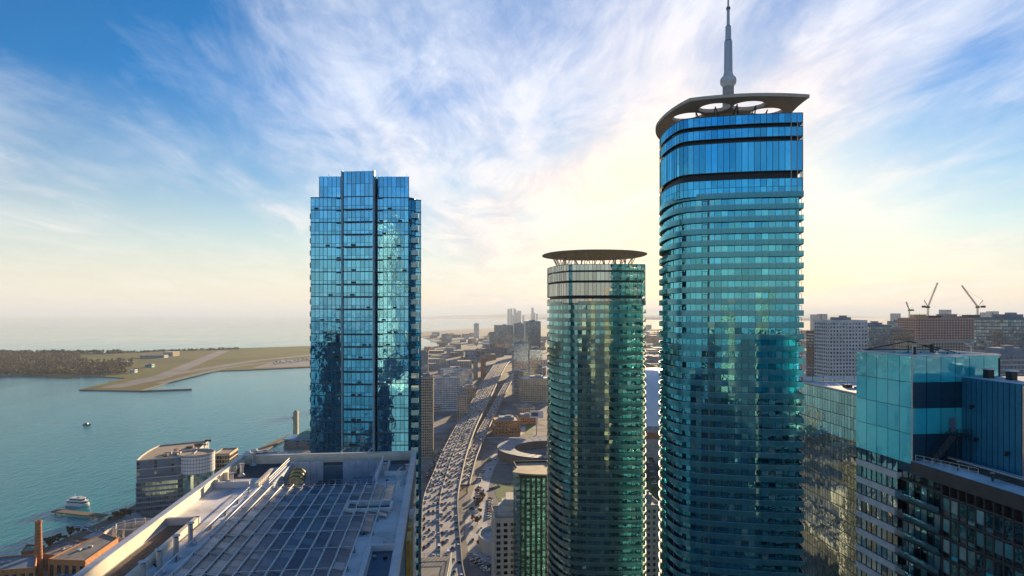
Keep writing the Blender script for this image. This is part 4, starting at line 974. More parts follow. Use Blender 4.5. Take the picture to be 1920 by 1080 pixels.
# facade below: section A white bands, B recessed balconies, C dark framed grid
FA = 3.02
def win(a, b, z0, z1, out, mat='glass_teal', fm='dark_metal', fw=0.07):
    pts = pane_quad(a, b, z0, z1, out, 0.006, 0.03); mb = MB(); mb.poly(pts, mat); o_ = part(mb, 'pane', ap)
    d = (b-a).normalized(); nn = Vector((d.y, -d.x)); mf = MB(); l = (b-a).length
    for s0, s1, za, zb in ((0, fw, z0, z1), (l-fw, l, z0, z1), (fw, l-fw, z0, z0+fw), (fw, l-fw, z1-fw, z1)):
        p = a+d*s0; q = a+d*s1; mf.prism(ccw([p+nn*(out-0.05), q+nn*(out-0.05), q+nn*(out+0.07), p+nn*(out+0.07)]), za, zb, fm)
    part(mf, 'window_frame', o_)
nfl = 13
for f in range(nfl):
    zt_ = 141.4-FA*f; zb_ = zt_-FA
    # A
    n = 8
    for k in range(n):
        va, vb = VL-(VL-3.2)*k/n, VL-(VL-3.2)*(k+1)/n
        win(bp(0.12, va), bp(0.12, vb), zb_+1.05, zt_, 0.0)
    mb = MB(); mb.prism(bquad(-0.10, 3.2, 0.9, VL), zb_, zb_+1.05, 'spandrel'); part(mb, 'spandrel', ap)
    # B
    n = 7; 
    for k in range(n):
        va, vb = 3.2-9.3*k/n, 3.2-9.3*(k+1)/n
        if f == 0: zt2 = zt_-0.9
        else: zt2 = zt_
        win(bp(0.85, va), bp(0.85, vb), zb_+0.3, zt2-0.05, 0.0, random.choice(['glass_teal', 'glass_teal', 'glass_dark']))
    if f > 0:
        mb = MB(); mb.prism(bquad(-0.55, -6.0, 0.88, 3.1), zb_, zb_+0.28, 'fascia'); bo = part(mb, 'balcony', ap)
        mb = MB(); a, b = bp(-0.55, 3.1), bp(-0.55, -6.0); mb.poly([(*a, zb_+0.0), (*b, zb_+0.0), (*b, zb_+1.2), (*a, zb_+1.2)], 'rail_blue'); part(mb, 'balustrade', bo)
    else:
        mb = MB(); mb.prism(bquad(0.3, -6.0, 0.88, 3.1), zb_, zb_+0.28, 'fascia'); part(mb, 'ledge', ap)
    # C
    n = 16; vs0 = -6.1; vs1 = -29.5
    for k in range(n):
        va, vb = vs0+(vs1-vs0)*k/n, vs0+(vs1-vs0)*(k+1)/n
        top = zt_-0.25 if f else zt_-1.7
        if f == 0: continue
        m2 = zb_+0.75
        win(bp(0.0, va-0.07), bp(0.0, vb+0.07), zb_+0.85, top, 0.02, 'glass_teal' if random.random() < 0.86 else 'glass_dark', 'fascia', 0.06)
        if k % 2 == 0: win(bp(0.0, va-0.1), bp(0.0, vb+0.1), zb_+0.15, zb_+0.82, -0.05, 'glass_dark', 'fascia', 0.05)
        else:
            mb = MB(); a, b = bp(0.0, va-0.1), bp(0.0, vb+0.1); mb.poly(pane_quad(a, b, zb_+0.15, zb_+0.82, 0.0, 0.002), 'panel_teal' if random.random() < 0.25 else 'glass_teal'); part(mb, 'spandrel', ap)
    mb = MB(); mb.prism(bquad(-0.12, vs1, 0.9, vs0), zb_-0.13, zb_+0.13, 'fascia'); part(mb, 'floor_band', ap)
for k in range(17):
    v = -6.1-(29.5-6.1)*k/16; mb = MB(); mb.prism(bquad(-0.14, v-0.07, 0.9, v+0.07), 141.4-FA*nfl, 140.0, 'fascia'); part(mb, 'pier', ap)
mb = MB(); mb.prism(bquad(0.0, VR, 0.88, VL-0.15), 1, 141.4-FA*nfl-0.2, 'glass_teal'); part(mb, 'lower_wall', ap)
# far end wall of the block: pale bands and windows, glazed teal box above
mb = MB(); wn = MB()
for f in range(45):
    zt_ = 141.4-FA*f
    mb.prism(bquad(0.95, VL-0.08, 40, VL+0.12), zt_-FA, zt_-FA+1.1, 'spandrel')
    for k in range(22):
        wn.poly(pane_quad(bp(40-1.77*k, VL), bp(40-1.77*(k+1), VL), zt_-FA+1.1, zt_, 0.03, 0.005), 'glass_teal')
part(mb, 'spandrel', ap, 'stuff'); part(wn, 'pane', ap, 'stuff')
for i in range(6):
    for k in range(4): panel_(bp(fc[i+1], VL), bp(fc[i], VL), rz[k]+(0.2 if k == 0 else 0), rz[k+1], 'panel_teal')

# ------------------------------------------------------------------ elevated expressway
HWY = [(190, -20, 8), (280, -38, -11), (368, -53, -27), (413, -58.5, -32.7), (518, -72, -43.6), (606, -74.5, -47), (710, -76, -48.6), (863, -75, -47.5), (1053, -70, -42), (1323, -66, -34), (1647, -60, -25), (2000, -54, -14), (2150, -40, 0), (2350, 10, 42), (2700, 120, 150)]
def smooth_path(pts, step=14):
    out = []
    for i in range(len(pts)-1):
        p0 = pts[max(0, i-1)]; p1 = pts[i]; p2 = pts[i+1]; p3 = pts[min(len(pts)-1, i+2)]
        k = max(2, int((p2[0]-p1[0])/step))
        for j in range(k):
            t_ = j/k; out.append(tuple(0.5*(2*p1[c]+(p2[c]-p0[c])*t_+(2*p0[c]-5*p1[c]+4*p2[c]-p3[c])*t_*t_+(3*p1[c]-p0[c]-3*p2[c]+p3[c])*t_**3) for c in range(len(p1))))
    out.append(tuple(pts[-1])); return out
def viaduct(name, path, zfun, deckmat, lanes, med=None, piers=True):
    """path: (y, x_left, x_right)"""
    mb = MB(); s_ = path
    for i in range(len(s_)-1):
        (y0, l0, r0), (y1, l1, r1) = s_[i], s_[i+1]; za, zb = zfun(y0), zfun(y1)
        mb.poly([(l0, y0, za), (r0, y0, za), (r1, y1, zb), (l1, y1, zb)], deckmat)
        mb.poly([(r0, y0, za-1.6), (l0, y0, za-1.6), (l1, y1, zb-1.6), (r1, y1, zb-1.6)], 'concrete')
        mb.poly([(l0, y0, za-1.6), (l0, y0, za), (l1, y1, zb), (l1, y1, zb-1.6)], 'concrete'); mb.poly([(r0, y0, za), (r0, y0, za-1.6), (r1, y1, zb-1.6), (r1, y1, zb)], 'concrete')
    road = struct(mb, name)
    def wall(fr, wd, h, mat, nm):
        mb = MB()
        for i in range(len(s_)-1):
            q = []
            for (y, l, r) in (s_[i], s_[i+1]):
                x = l+(r-l)*fr; q.append((x, y, zfun(y)))
            (xa_, ya, za), (xb_, yb, zb) = q
            for dx0, dz0, dx1, dz1 in ((-wd, 0, -wd, h), (-wd, h, wd, h), (wd, h, wd, 0)):
                mb.poly([(xa_+dx0, ya, za+dz0), (xb_+dx0, yb, zb+dz0), (xb_+dx1, yb, zb+dz1), (xa_+dx1, ya, za+dz1)], mat)
        return part(mb, nm, road)
    wall(0.012, 0.25, 1.1, 'barrier', 'barrier'); wall(0.988, 0.25, 1.1, 'barrier', 'barrier')
    for m_ in (med or []): wall(m_, 0.35, 0.9, 'barrier', 'median')
    ln = MB()
    for fr in lanes:
        acc = 0
        for i in range(len(s_)-1):
            (y0, l0, r0), (y1, l1, r1) = s_[i], s_[i+1]
            if y0 > 1300: break
            n = max(1, int((y1-y0)/9))
            for k in range(n):
                ya = y0+(y1-y0)*k/n; yb = ya+3.2; f0 = k/n; f1 = min(1, (yb-y0)/(y1-y0))
                xa_ = (l0+(l1-l0)*f0)+((r0-l0)+((r1-l1)-(r0-l0))*f0)*fr; xb_ = (l0+(l1-l0)*f1)+((r0-l0)+((r1-l1)-(r0-l0))*f1)*fr
                z_ = zfun(ya)+0.006; ln.poly([(xa_-0.1, ya, z_), (xa_+0.1, ya, z_), (xb_+0.1, yb, z_), (xb_-0.1, yb, z_)], 'marking')
    part(ln, 'lane_line', road, 'stuff')
    if piers:
        y_last = -999
        for (y, l, r) in s_:
            if y-y_last < 32 or y > 1500: continue
            y_last = y; c = (l+r)/2
            mb = MB(); zt_ = zfun(y)-1.61
            if zt_ < 3: continue
            for fx in (-0.3, 0.3): mb.obox((c+(r-l)*fx, y, 0), (1, 0), 1.4, 1.4, zt_-1.2, 'concrete')
            mb.obox((c, y, zt_-1.2), (1, 0), (r-l)*0.86, 1.6, 1.2, 'concrete'); part(mb, 'pier', road)
    return road
hw = smooth_path(HWY); zh = lambda y: 14.0 if y < 1500 else max(2.0, 14-(y-1500)*0.012)
viaduct('expressway', hw, zh, 'deck_asphalt', (0.13, 0.25, 0.37, 0.60, 0.72, 0.84), (0.485,))
# ramp on the right of the expressway
RMP = []
for (x, y, wpx, z) in ((868, 905, 26, 10), (884, 852, 21, 10), (903, 812, 18, 9), (919, 782, 15, 8), (941, 740, 12, 7), (958, 712, 10, 6), (975, 695, 9, 6)):
    p = P(x, y, z); RMP.append((p.y, p.x-wpx/2/F*p.y, p.x+wpx/2/F*p.y))
rm_ = smooth_path(RMP); viaduct('ramp', rm_, lambda y: 8.5, 'deck_asphalt', (0.33, 0.66))
def flat_road(name, pxs, mat, z, lanes=True):
    mb = MB(); pts = []
    for (x, y, wpx) in pxs:
        p = P(x, y, z); pts.append((p.y, p.x-wpx/2/F*p.y, p.x+wpx/2/F*p.y))
    pts.sort(); s_ = smooth_path(pts)
    for i in range(len(s_)-1):
        (y0, l0, r0), (y1, l1, r1) = s_[i], s_[i+1]; mb.poly([(l0, y0, z), (r0, y0, z), (r1, y1, z), (l1, y1, z)], mat)
    struct(mb, name); return s_
street_l = flat_road('street', [(800, 905, 20), (820, 866, 18), (842, 825, 14), (862, 790, 11), (882, 745, 9), (903, 705, 7), (915, 685, 6)], 'asphalt', 0.05)
street_r = flat_road('street', [(908, 1060, 52), (893, 985, 42), (900, 925, 30), (915, 880, 22), (938, 846, 18), (962, 822, 15), (990, 800, 14)], 'plaza', 0.05)
street_m = flat_road('street', [(870, 960, 12), (892, 880, 12), (915, 815, 12), (928, 782, 11), (943, 745, 9), (960, 715, 8)], 'roof_grey', 0.06)
flat_road('street', [(1222, 1000, 40), (1226, 900, 40), (1228, 840, 40), (1226, 790, 30)], 'asphalt', 0.05)
for (pts) in ([(925, 905), (960, 905), (985, 925), (985, 975), (945, 958), (930, 930)], [(918, 948), (955, 945), (958, 965), (928, 962)], [(1208, 900), (1240, 900), (1240, 940), (1208, 940)], [(985, 785), (1000, 785), (1000, 815), (985, 815)], [(876, 880), (888, 870), (884, 900), (872, 915)]):
    mb = MB(); mb.prism(ccw([P(x, y, 0.07).to_2d() for x, y in pts]), 0.01, 0.09, 'lawn'); struct(mb, 'lawn')
# vehicles: one mesh per colour, tapered cabin over a body with wheels
def car_mesh(col, L_=4.5, W_=1.85, H_=1.45, van=False):
    mb = MB(); hb = 0.82 if not van else 1.1
    pr = [(-L_/2, 0.35), (-L_/2, hb-0.06), (-L_/2+0.2, hb), (L_/2-0.9, hb-0.02), (L_/2-0.1, hb-0.2), (L_/2, 0.5), (L_/2-0.05, 0.3)]
    for s_ in (1, -1):
        pts = [(x, s_*W_/2, z) for x, z in pr]; mb.poly(pts if s_ < 0 else pts[::-1], col)
    for i in range(len(pr)):
        a, b = pr[i], pr[(i+1) % len(pr)]; mb.poly([(a[0], W_/2, a[1]), (a[0], -W_/2, a[1]), (b[0], -W_/2, b[1]), (b[0], W_/2, b[1])], col)
    x0, x1, x2, x3 = (-L_/2+0.25, -L_/2+0.75, L_/2-2.1, L_/2-1.15) if not van else (-L_/2+0.05, -L_/2+0.2, L_/2-1.3, L_/2-0.7)
    wb, wt = W_/2-0.06, W_/2-0.25
    B = [(x0, -wb, hb), (x3, -wb, hb-0.02), (x3, wb, hb-0.02), (x0, wb, hb)]; Tt = [(x1, -wt, H_), (x2, -wt, H_), (x2, wt, H_), (x1, wt, H_)]
    for i in range(4): mb.poly([B[i], B[(i+1) % 4], Tt[(i+1) % 4], Tt[i]], 'car_glass')
    mb.poly(Tt, col)
    for x in (-L_/2+0.8, L_/2-0.85):
        for s_ in (1, -1): mb.tube((x, s_*(W_/2-0.2), 0.32), (x, s_*(W_/2+0.02), 0.32), 0.32, 'tyre', 8)
    return mb
CARC = [('white', 'car_white', 0.34), ('silver', 'car_silver', 0.22), ('black', 'car_black', 0.2), ('grey', 'car_grey', 0.14), ('red', 'car_red', 0.05), ('blue', 'car_blue', 0.05)]
CMB = {n: car_mesh(m_) for n, m_, _ in CARC}; CM = {n: CMB[n].mesh('car') for n in CMB}
VMB = car_mesh('car_white', 6.2, 2.1, 2.5, True); VM = VMB.mesh('van')
spots = []
def fill(path, fracs, zf, y0, y1, gap, where, dirn=1):
    for fr, dr in fracs:
        y = y0+random.uniform(0, gap)
        i = 0
        while y < y1:
            while i < len(path)-2 and path[i+1][0] < y: i += 1
            (ya, la, ra), (yb, lb, rb) = path[i], path[i+1]; t_ = (y-ya)/(yb-ya)
            if 0 <= t_ <= 1:
                x = (la+(lb-la)*t_)+((ra-la)+((rb-lb)-(ra-la))*t_)*fr; dxx = ((lb-la)+((rb-lb)-(ra-la))*fr)/(yb-ya)
                spots.append((x+random.gauss(0, 0.15), y, zf(y), math.atan2(1, dxx)+(0 if dr > 0 else math.pi), where))
            y += gap*random.uniform(0.7, 1.9)*(1+max(0, (y-900)/2500)+max(0, (620-y)/320))
fill(hw, ((0.07, -1), (0.19, -1), (0.31, -1), (0.43, -1), (0.54, 1), (0.66, 1), (0.78, 1), (0.92, 1)), zh, 300, 2100, 11.5, 'expressway')
fill(rm_, ((0.2, 1), (0.5, 1), (0.8, 1)), lambda y: 8.5, 600, 1500, 10, 'ramp')
fill(street_l, ((0.2, 1), (0.4, 1), (0.6, -1), (0.8, -1)), lambda y: 0.06, 640, 1500, 14, 'street')
fill(street_r, ((0.3, 1), (0.7, -1)), lambda y: 0.06, 420, 900, 26, 'plaza')
for (px0, py0, px1, py1, n) in ((900, 915, 893, 965, 9), (920, 935, 916, 975, 8), (921, 917, 938, 911, 5), (898, 900, 908, 880, 6), (884, 1040, 925, 1065, 6), (888, 1052, 925, 1078, 6), (1216, 850, 1232, 930, 7), (912, 868, 922, 858, 5)):
    for k in range(n):
        q = P(px0+(px1-px0)*k/n, py0+(py1-py0)*k/n, 0.1); spots.append((q.x, q.y, 0.1, random.choice([0.3, 0.3, 0.4]), 'plaza'))
spots.sort(key=lambda s_: s_[1])
WHERE = {'expressway': 'in slow traffic on the elevated expressway', 'ramp': 'on the ramp right of the expressway', 'street': 'on the street left of the expressway', 'plaza': 'parked or driving on the plaza right of the expressway'}
stuff = MB(); nc = 0
for (x, y, z, an, wh) in spots:
    rr = random.random(); acc = 0
    for n_, m_, p_ in CARC:
        acc += p_
        if rr < acc: break
    van = random.random() < 0.06
    if nc < 300:
        st_ = 'nearest' if y < 480 else 'near' if y < 620 else 'middle' if y < 800 else 'far'; wl_ = f' {st_} stretch'
        if wh == 'expressway':
            pth = min(hw, key=lambda q: abs(q[0]-y)); fr_ = (x-pth[1])/(pth[2]-pth[1]); wl_ += ', ' + ('left edge lane' if fr_ < 0.13 else 'left carriageway' if fr_ < 0.485 else 'right carriageway' if fr_ < 0.85 else 'right edge lane')
        o = link('delivery_van' if van else 'car', VM if van else CM[n_], (x, y, z+0.006)); o.rotation_euler = (0, 0, an)
        o['label'] = ('tall white van ' if van else f'small {n_} car ')+WHERE[wh]+','+wl_; o['category'] = 'van' if van else 'car'; o['group'] = ('white vans ' if van else f'{n_} cars ')+WHERE[wh]+','+wl_; nc += 1
    else:
        src = VMB if van else CMB[n_]; b0 = len(stuff.v); ca, sa = math.cos(an), math.sin(an)
        stuff.v += [(x+v[0]*ca-v[1]*sa, y+v[0]*sa+v[1]*ca, z+v[2]+0.006) for v in src.v]
        for f, mi in zip(src.f, src.m): stuff.f.append([i+b0 for i in f]); stuff.m.append(stuff.mi(src.mats[mi]))
so = struct(stuff, 'distant_traffic', kind='stuff')

# ------------------------------------------------------------------ buildings around the expressway
def bpx(name, label, x0, x1, ytop, d, dep, **kw):
    """building whose near face spans the pixels x0..x1 at distance d, its roof at the pixel row ytop"""
    w_ = (x1-x0)/F*d; c = ((x0+x1)/2-960)/F*d; z1 = CAMZ-(ytop-HY)*d/F
    q = Vector((c, d))+Vector((E1.x, E1.y))*dep/2
    return building(name, label, kw.pop('cat', 'building'), q.x, q.y, w_, dep, z1, **kw)
bpx('apartment_tower', 'slim brown and beige apartment tower right of the blue glass tower', 788, 812, 708, 730, 22, wall='tan', win='glass_dark', fh=3.0, bay=2.2, bands=('beige', 0.5, 0.9))
bpx('hotel_slab', 'white gridded hotel slab beside the expressway, nearer of two', 812, 862, 708, 1080, 20, wall='white_wall', win='glass_far', fh=3.3, bay=2.6, wf=0.7, hf=0.62)
bpx('hotel_slab', 'white gridded slab behind the nearer white hotel slab', 826, 886, 692, 1300, 20, wall='white_wall', win='glass_far', fh=3.3, bay=2.6, wf=0.7, hf=0.62)
bpx('low_building', 'beige terraced block with rows of windows beside the white hotel slab', 858, 878, 742, 960, 26, wall='beige', win='glass_dark')
bpx('low_building', 'tall beige terraced block with flat roof close to the expressway edge', 868, 892, 727, 1150, 30, wall='tan', win='glass_dark')
bpx('apartment_tower', 'warm sunlit brown tower standing beyond the white slabs', 902, 911, 672, 1650, 18, wall='orange_brick', win='glass_dark')
bpx('apartment_tower', 'narrow tan tower left of the sunlit brown tower', 888, 896, 678, 1600, 18, wall='tan', win='glass_dark')
bpx('office_block', 'dark blue grey block seen just past the blue glass tower', 786, 803, 660, 1500, 30, wall='blue_grey', win='glass_far')
bpx('office_block', 'dark mid-rise office block on the far shore left of the expressway', 828, 845, 627, 3600, 60, wall='blue_grey', win='glass_far')
bpx('round_tower', 'lone pale tower standing in front of the far lake', 889, 898, 607, 4300, 34, wall='white_wall', win='glass_far')
for (a, b, c, d, lab, wl, bd) in ((918, 945, 623, 2450, 'dark glass tower left end of the cluster beyond the expressway', 'blue_grey', None), (927, 965, 610, 2700, 'wide blue glass tower rising behind the cluster of condominiums', 'blue_grey', None), (964, 986, 607, 2300, 'stepped blue tower in the middle of the condominium cluster', 'grey_wall', None),
                          (985, 1014, 603, 1750, 'tallest blue tower of the cluster next to the shorter round tower', 'blue_grey', ('grey_wall', 0.8, 0.5)), (963, 990, 643, 1280, 'nearest slim glass tower of the cluster right of the expressway', 'grey_wall', ('white_wall', 0.9, 0.4)), (993, 1017, 655, 1330, 'pale balcony tower of the cluster against the shorter round tower', 'grey_wall', ('white_wall', 0.9, 0.5))):
    bpx('condo_tower', lab, a, b, c, d, 28, wall=wl, win='glass_far', fh=3.0, bay=2.4, wf=0.85, hf=0.7, bands=bd)
# brick pavilion with a glazed court, billboard, roundhouse
bpx('brick_pavilion', 'salmon brick pavilion with open beige roof court beside the roundhouse', 928, 976, 790, 860, 40, wall='orange_brick', win='glass_dark', roof='beige', fh=4, bay=4)
bb = P(1006, 815); bt = T('billboard', 'white billboard with dark blue motif on a tall post', 'billboard', (bb.x, bb.y, 0))
mb = MB(); mb.tube((bb.x, bb.y, 0), (bb.x, bb.y, 24), 0.9, 'white_paint', 10); part(mb, 'post', bt)
mb = MB(); mb.box(bb.x-9, bb.y-0.8, 23, bb.x+9, bb.y+0.8, 32.5, 'white_paint'); part(mb, 'board', bt)
mb = MB(); mb.box(bb.x-7.2, bb.y-0.9, 25, bb.x+2.2, bb.y-0.82, 30.5, 'car_blue'); mb.box(bb.x-5, bb.y-0.98, 26.5, bb.x-1, bb.y-0.91, 29.5, 'dark_metal'); part(mb, 'poster', bt)
rc = P(1030, 855); rh = T('roundhouse', 'grey ring-shaped roundhouse roof partly hidden by the shorter round tower', 'building', (rc.x, rc.y, 0))
def circ(c, r, n=40, a0=0, a1=2*math.pi): return [Vector((c.x+r*math.cos(a0+(a1-a0)*k/n), c.y+r*math.sin(a0+(a1-a0)*k/n))) for k in range(n)]
c2d = Vector((rc.x, rc.y))
mb = MB(); mb.ring(circ(c2d, 60), circ(c2d, 41), 0.1, 9.5, 'brown'); part(mb, 'wall', rh)
for k in range(32):
    a0_ = 2*math.pi*k/32+0.008; a1_ = 2*math.pi*(k+1)/32-0.008; mb = MB()
    q = [(c2d.x+r*math.cos(a), c2d.y+r*math.sin(a), z) for r, a, z in ((40.5, a0_, 9.7), (60.5, a0_, 11), (60.5, a1_, 11), (40.5, a1_, 9.7))]
    mb.poly(q[::-1], 'blue_grey'); q2 = [(x, y, z-0.4) for x, y, z in q]
    for e in range(4): mb.poly([q[e], q[(e+1) % 4], q2[(e+1) % 4], q2[e]], 'blue_grey')
    part(mb, 'roof_panel', rh)
mb = MB(); mb.ring(circ(c2d, 20), circ(c2d, 18.5), 0.1, 1.0, 'concrete'); mb.prism(circ(c2d, 18.4), 0.02, 0.12, 'roof_gravel'); part(mb, 'turntable', rh)
# plaza-side buildings in front of the shorter round tower
gr = bpx('residence_tower', 'dark green glass tower with pale flat roof in front of the shorter round tower', 975, 1045, 892, 290, 26, wall='fascia', win='glass_ice_green', roof='beige', fh=3.0, bay=2.4, wf=0.55, hf=0.9, mech=False)
zr = CAMZ-(892-HY)*290/F
mb = MB(); g0 = (975-960)/F*290
k = zr-1.5
while k > 5:
    bm_ = MB(); bm_.obox((g0-0.5, 291.5, k), E2, 2.6, 4.0, 0.25, 'pale_concrete'); bo = part(bm_, 'balcony', gr); b2 = MB(); b2.obox((g0-1.75, 291.5, k+0.25), E2, 0.06, 4.0, 1.0, 'rail_ice_green'); b2.obox((g0-0.5, 289.5, k+0.25), E2, 2.6, 0.06, 1.0, 'rail_ice_green'); part(b2, 'balustrade', bo); k -= 3.0
mb = MB(); mb.prism(arc((g0-3.5, 291), (g0+14, 286.5), 1.6, 14)+[Vector((g0+14, 300)), Vector((g0-0.5, 302))], zr+0.91, zr+1.5, 'beige'); part(mb, 'roof_canopy', gr)
be = bpx('stone_apartment_tower', 'pale stone apartment tower with square windows and stepped top', 928, 968, 975, 325, 22, wall='pale_concrete', win='glass_dark', fh=3.05, bay=3.1, wf=0.55, hf=0.55, roof='beige', mech=False)
zb_ = CAMZ-(975-HY)*325/F
for k, (x0, x1, h) in enumerate(((933, 972, 2.5), (940, 978, 5.0), (948, 982, 8.0))):
    mb = MB(); xa_, xb_ = (x0-960)/F*330, (x1-960)/F*330; mb.box(xa_, 329+k*2.2, zb_+0.01, xb_, 347, zb_+h, 'pale_concrete'); part(mb, 'step', be)
bw = P(1222, 1080, 60); 
bpx('stone_apartment_tower', 'pale stone tower with square windows seen between the two round towers', 1200, 1243, 950, 330, 24, wall='pale_concrete', win='glass_dark', fh=3.05, bay=2.7, wf=0.5, hf=0.55, roof='beige')
# curved terrace ring by the plaza
tcn = P(958, 1003, 8).to_2d(); tr_ = T('curved_terrace', 'curved pale stone terrace wall wrapping the stone apartment tower', 'terrace', (tcn.x, tcn.y, 0))
mb = MB(); mb.ring(circ(tcn, 23), circ(tcn, 21.8), 0.1, 9.5, 'pale_concrete'); part(mb, 'wall', tr_)
mb = MB(); mb.ring(circ(tcn, 21.7), circ(tcn, 13), 0.1, 6.5, 'plaza'); part(mb, 'floor', tr_)
mb = MB(); mb.ring(circ(tcn, 12.9), circ(tcn, 12.2), 0.1, 8.5, 'pale_concrete'); part(mb, 'wall', tr_)
# domed stadium between the towers
dm = T('domed_stadium', 'white domed stadium roof showing between the two round towers', 'stadium', (178, 810, 0))
mb = MB(); mb.lathe((178, 810, 0), [(108, 0), (108, 38), (104, 40)], 'concrete', 64, cap=False); part(mb, 'wall', dm)
mb = MB(); mb.lathe((178, 810, 0), [(103, 40), (98, 52), (86, 66), (66, 80), (40, 90), (14, 95), (1, 95.5)], 'dome', 64); part(mb, 'roof', dm, smooth=True)
mb = MB(); mb.ring(circ(Vector((178, 810)), 108.6, 64), circ(Vector((178, 810)), 108.1, 64), 27, 34, 'brick'); part(mb, 'band', dm)
# lower wing roof next to the expressway, seen past the solar roof
lo = T('low_wing', 'low flat roof with pale railing below the solar roof by the expressway', 'building', (-32, 262, 0))
mb = MB(); zl = 62.0; mb.prism(ccw([Vector((-42, 225)), Vector((-24.5, 228)), Vector((-25.5, 272)), Vector((-42, 270))]), 0, zl, 'grey_wall', 'roof_grey'); part(mb, 'wall', lo)
railing(lo, (-42, 269.8, zl), (-25.7, 271.6, zl), 1.6, 10, 0.12, 'white_paint', 2); railing(lo, (-25.6, 271.6, zl), (-24.6, 228.5, zl), 1.6, 20, 0.12, 'white_paint', 2)
# footbridge over the streets
fb = T('footbridge', 'flat grey footbridge crossing the streets right of the expressway', 'bridge', (*P(925, 838).to_2d(), 0))
a, b = P(892, 822, 7), P(975, 822, 7); mb = MB(); mb.obox((a+b)/2, (b-a).to_2d(), (b-a).length, 5, 0.9, 'blue_grey'); part(mb, 'deck', fb)
for s_ in (0.05, 0.35, 0.65, 0.95):
    q = a.lerp(b, s_); mb = MB(); mb.obox((q.x, q.y, 0), (1, 0), 1.2, 1.2, 7.0, 'concrete'); part(mb, 'pier', fb)

# ------------------------------------------------------------------ towers and cranes at the right
bpx('apartment_tower', 'brown brick tower edge left of the white gridded tower', 1537, 1553, 623, 640, 24, wall='brown', win='glass_far')
bpx('white_grid_tower', 'tall white tower with a dense grid of square windows', 1553, 1629, 602, 600, 24, wall='white_wall', win='glass_dark', fh=3.4, bay=3.0, wf=0.55, hf=0.55)
bpx('glass_tower', 'grey green glass tower with dark flat top beside the white gridded tower', 1628, 1674, 611, 720, 28, wall='blue_grey', win='glass_far', wf=0.85, hf=0.7)
bpx('concrete_tower', 'brown concrete residential block in front of the crane site', 1660, 1716, 620, 820, 28, wall='brown', win='glass_far', wf=0.6, hf=0.6, bands=('tan', 0.6, 0.5))
c_site = bpx('construction_tower', 'unfinished pinkish concrete tower with cranes standing on it', 1716, 1842, 597, 900, 40, wall='pink_wall', win='void', fh=3.6, bay=4.2, wf=0.55, hf=0.62, mech=False, bands=('pale_concrete', 0.5, 0.3))
bpx('low_tower', 'dark slab of dense windows below the crane site', 1700, 1850, 641, 760, 26, wall='concrete', win='void', fh=3.4, bay=3.6, wf=0.6, hf=0.6, mech=False)
bpx('glass_tower', 'slim pale glass tower with horizontal bands beside the crane site', 1843, 1882, 639, 700, 24, wall='grey_wall', win='glass_far', bands=('white_wall', 0.4, 0.4))
bpx('glass_tower', 'dark green glass tower cut by the right edge of the picture', 1876, 1960, 597, 560, 30, wall='blue_grey', win='glass_far', wf=0.8, hf=0.7)
bpx('grey_block', 'grey low block with pale louvred wall at the right edge', 1868, 1960, 664, 420, 26, wall='grey_wall', win='glass_far', bands=('white_wall', 0.2, 0.5))
bpx('glass_tower', 'small blue glass tower behind the slim crane', 1684, 1716, 603, 1150, 30, wall='blue_grey', win='glass_far')
zc_ = CAMZ-(597-HY)*900/F
for (x0, x1, h, mt) in ((1717, 1738, 5.5, 'tank_yellow'), (1742, 1765, 4.0, 'dark_metal'), (1768, 1796, 6.0, 'concrete'), (1800, 1812, 3.0, 'brown'), (1816, 1840, 5.0, 'dark_metal')):  # the yellow box carries the tower's lit corner in its colour
    a, b = PD(x0, 600, 904), PD(x1, 600, 904); mb = MB(); mb.box(a.x, 906, zc_+0.01, b.x, 918, zc_+h, mt)
    for k in range(6): mb.tube((a.x+(b.x-a.x)*k/5, 905.5, zc_), (a.x+(b.x-a.x)*k/5, 905.5, zc_+h+random.uniform(0.5, 2.5)), 0.2, 'dark_metal', 4)
    part(mb, 'formwork', c_site)
def crane(px_, ybase, yt, pxt, d, label, back):
    b0 = PD(px_, ybase, d); tip = PD(pxt, yt, d+4); t_ = T('tower_crane', label, 'crane', tuple(b0), 'construction cranes')
    hub = PD(px_, ybase-22, d)
    def lattice(p, q, wd, n, name):
        mb = MB(); p = Vector(p); q = Vector(q); dv = (q-p).normalized(); u = dv.cross(Vector((0, 1, 0))).normalized(); v = dv.cross(u)
        cs = [(u*a+v*b)*wd/2 for a, b in ((1, 1), (1, -1), (-1, -1), (-1, 1))]
        for c in cs: mb.tube(p+c, q+c, 0.2, 'dark_metal', 4)
        for k in range(n):
            s0, s1 = k/n, (k+1)/n
            for i in range(4): mb.tube(p.lerp(q, s0)+cs[i], p.lerp(q, s1)+cs[(i+1) % 4], 0.13, 'dark_metal', 3)
        return part(mb, name, t_)
    lattice(b0-Vector((0, 0, 12)), hub, 1.8, 10, 'mast'); lattice(hub, tip, 1.4, 18, 'jib')
    bk = PD(px_+back, ybase-22-12, d); mb = MB(); mb.tube(hub, bk, 0.5, 'dark_metal', 5); part(mb, 'a_frame', t_)
    mb = MB(); cw = PD(px_+back*1.05, ybase-20, d); mb.obox(cw, (1, 0), 5, 3, 3, 'dark_metal'); mb.obox(hub-Vector((0, 0, 2)), (1, 0), 4, 3, 2.5, 'dark_metal'); mb.tube(cw+Vector((0, 0, 1.5)), hub, 0.6, 'dark_metal', 5); part(mb, 'counterweight', t_)
    mb = MB(); mb.tube(bk, tip.lerp(hub, 0.15), 0.1, 'dark_metal', 3); mb.tube(bk, cw, 0.1, 'dark_metal', 3); part(mb, 'cable', t_)
crane(1740, 597, 530, 1758, 915, 'luffing crane with its jib raised to the right, middle of three', -7)
crane(1833, 597, 535, 1803, 915, 'luffing crane with its jib raised to the left, rightmost of three', 10)
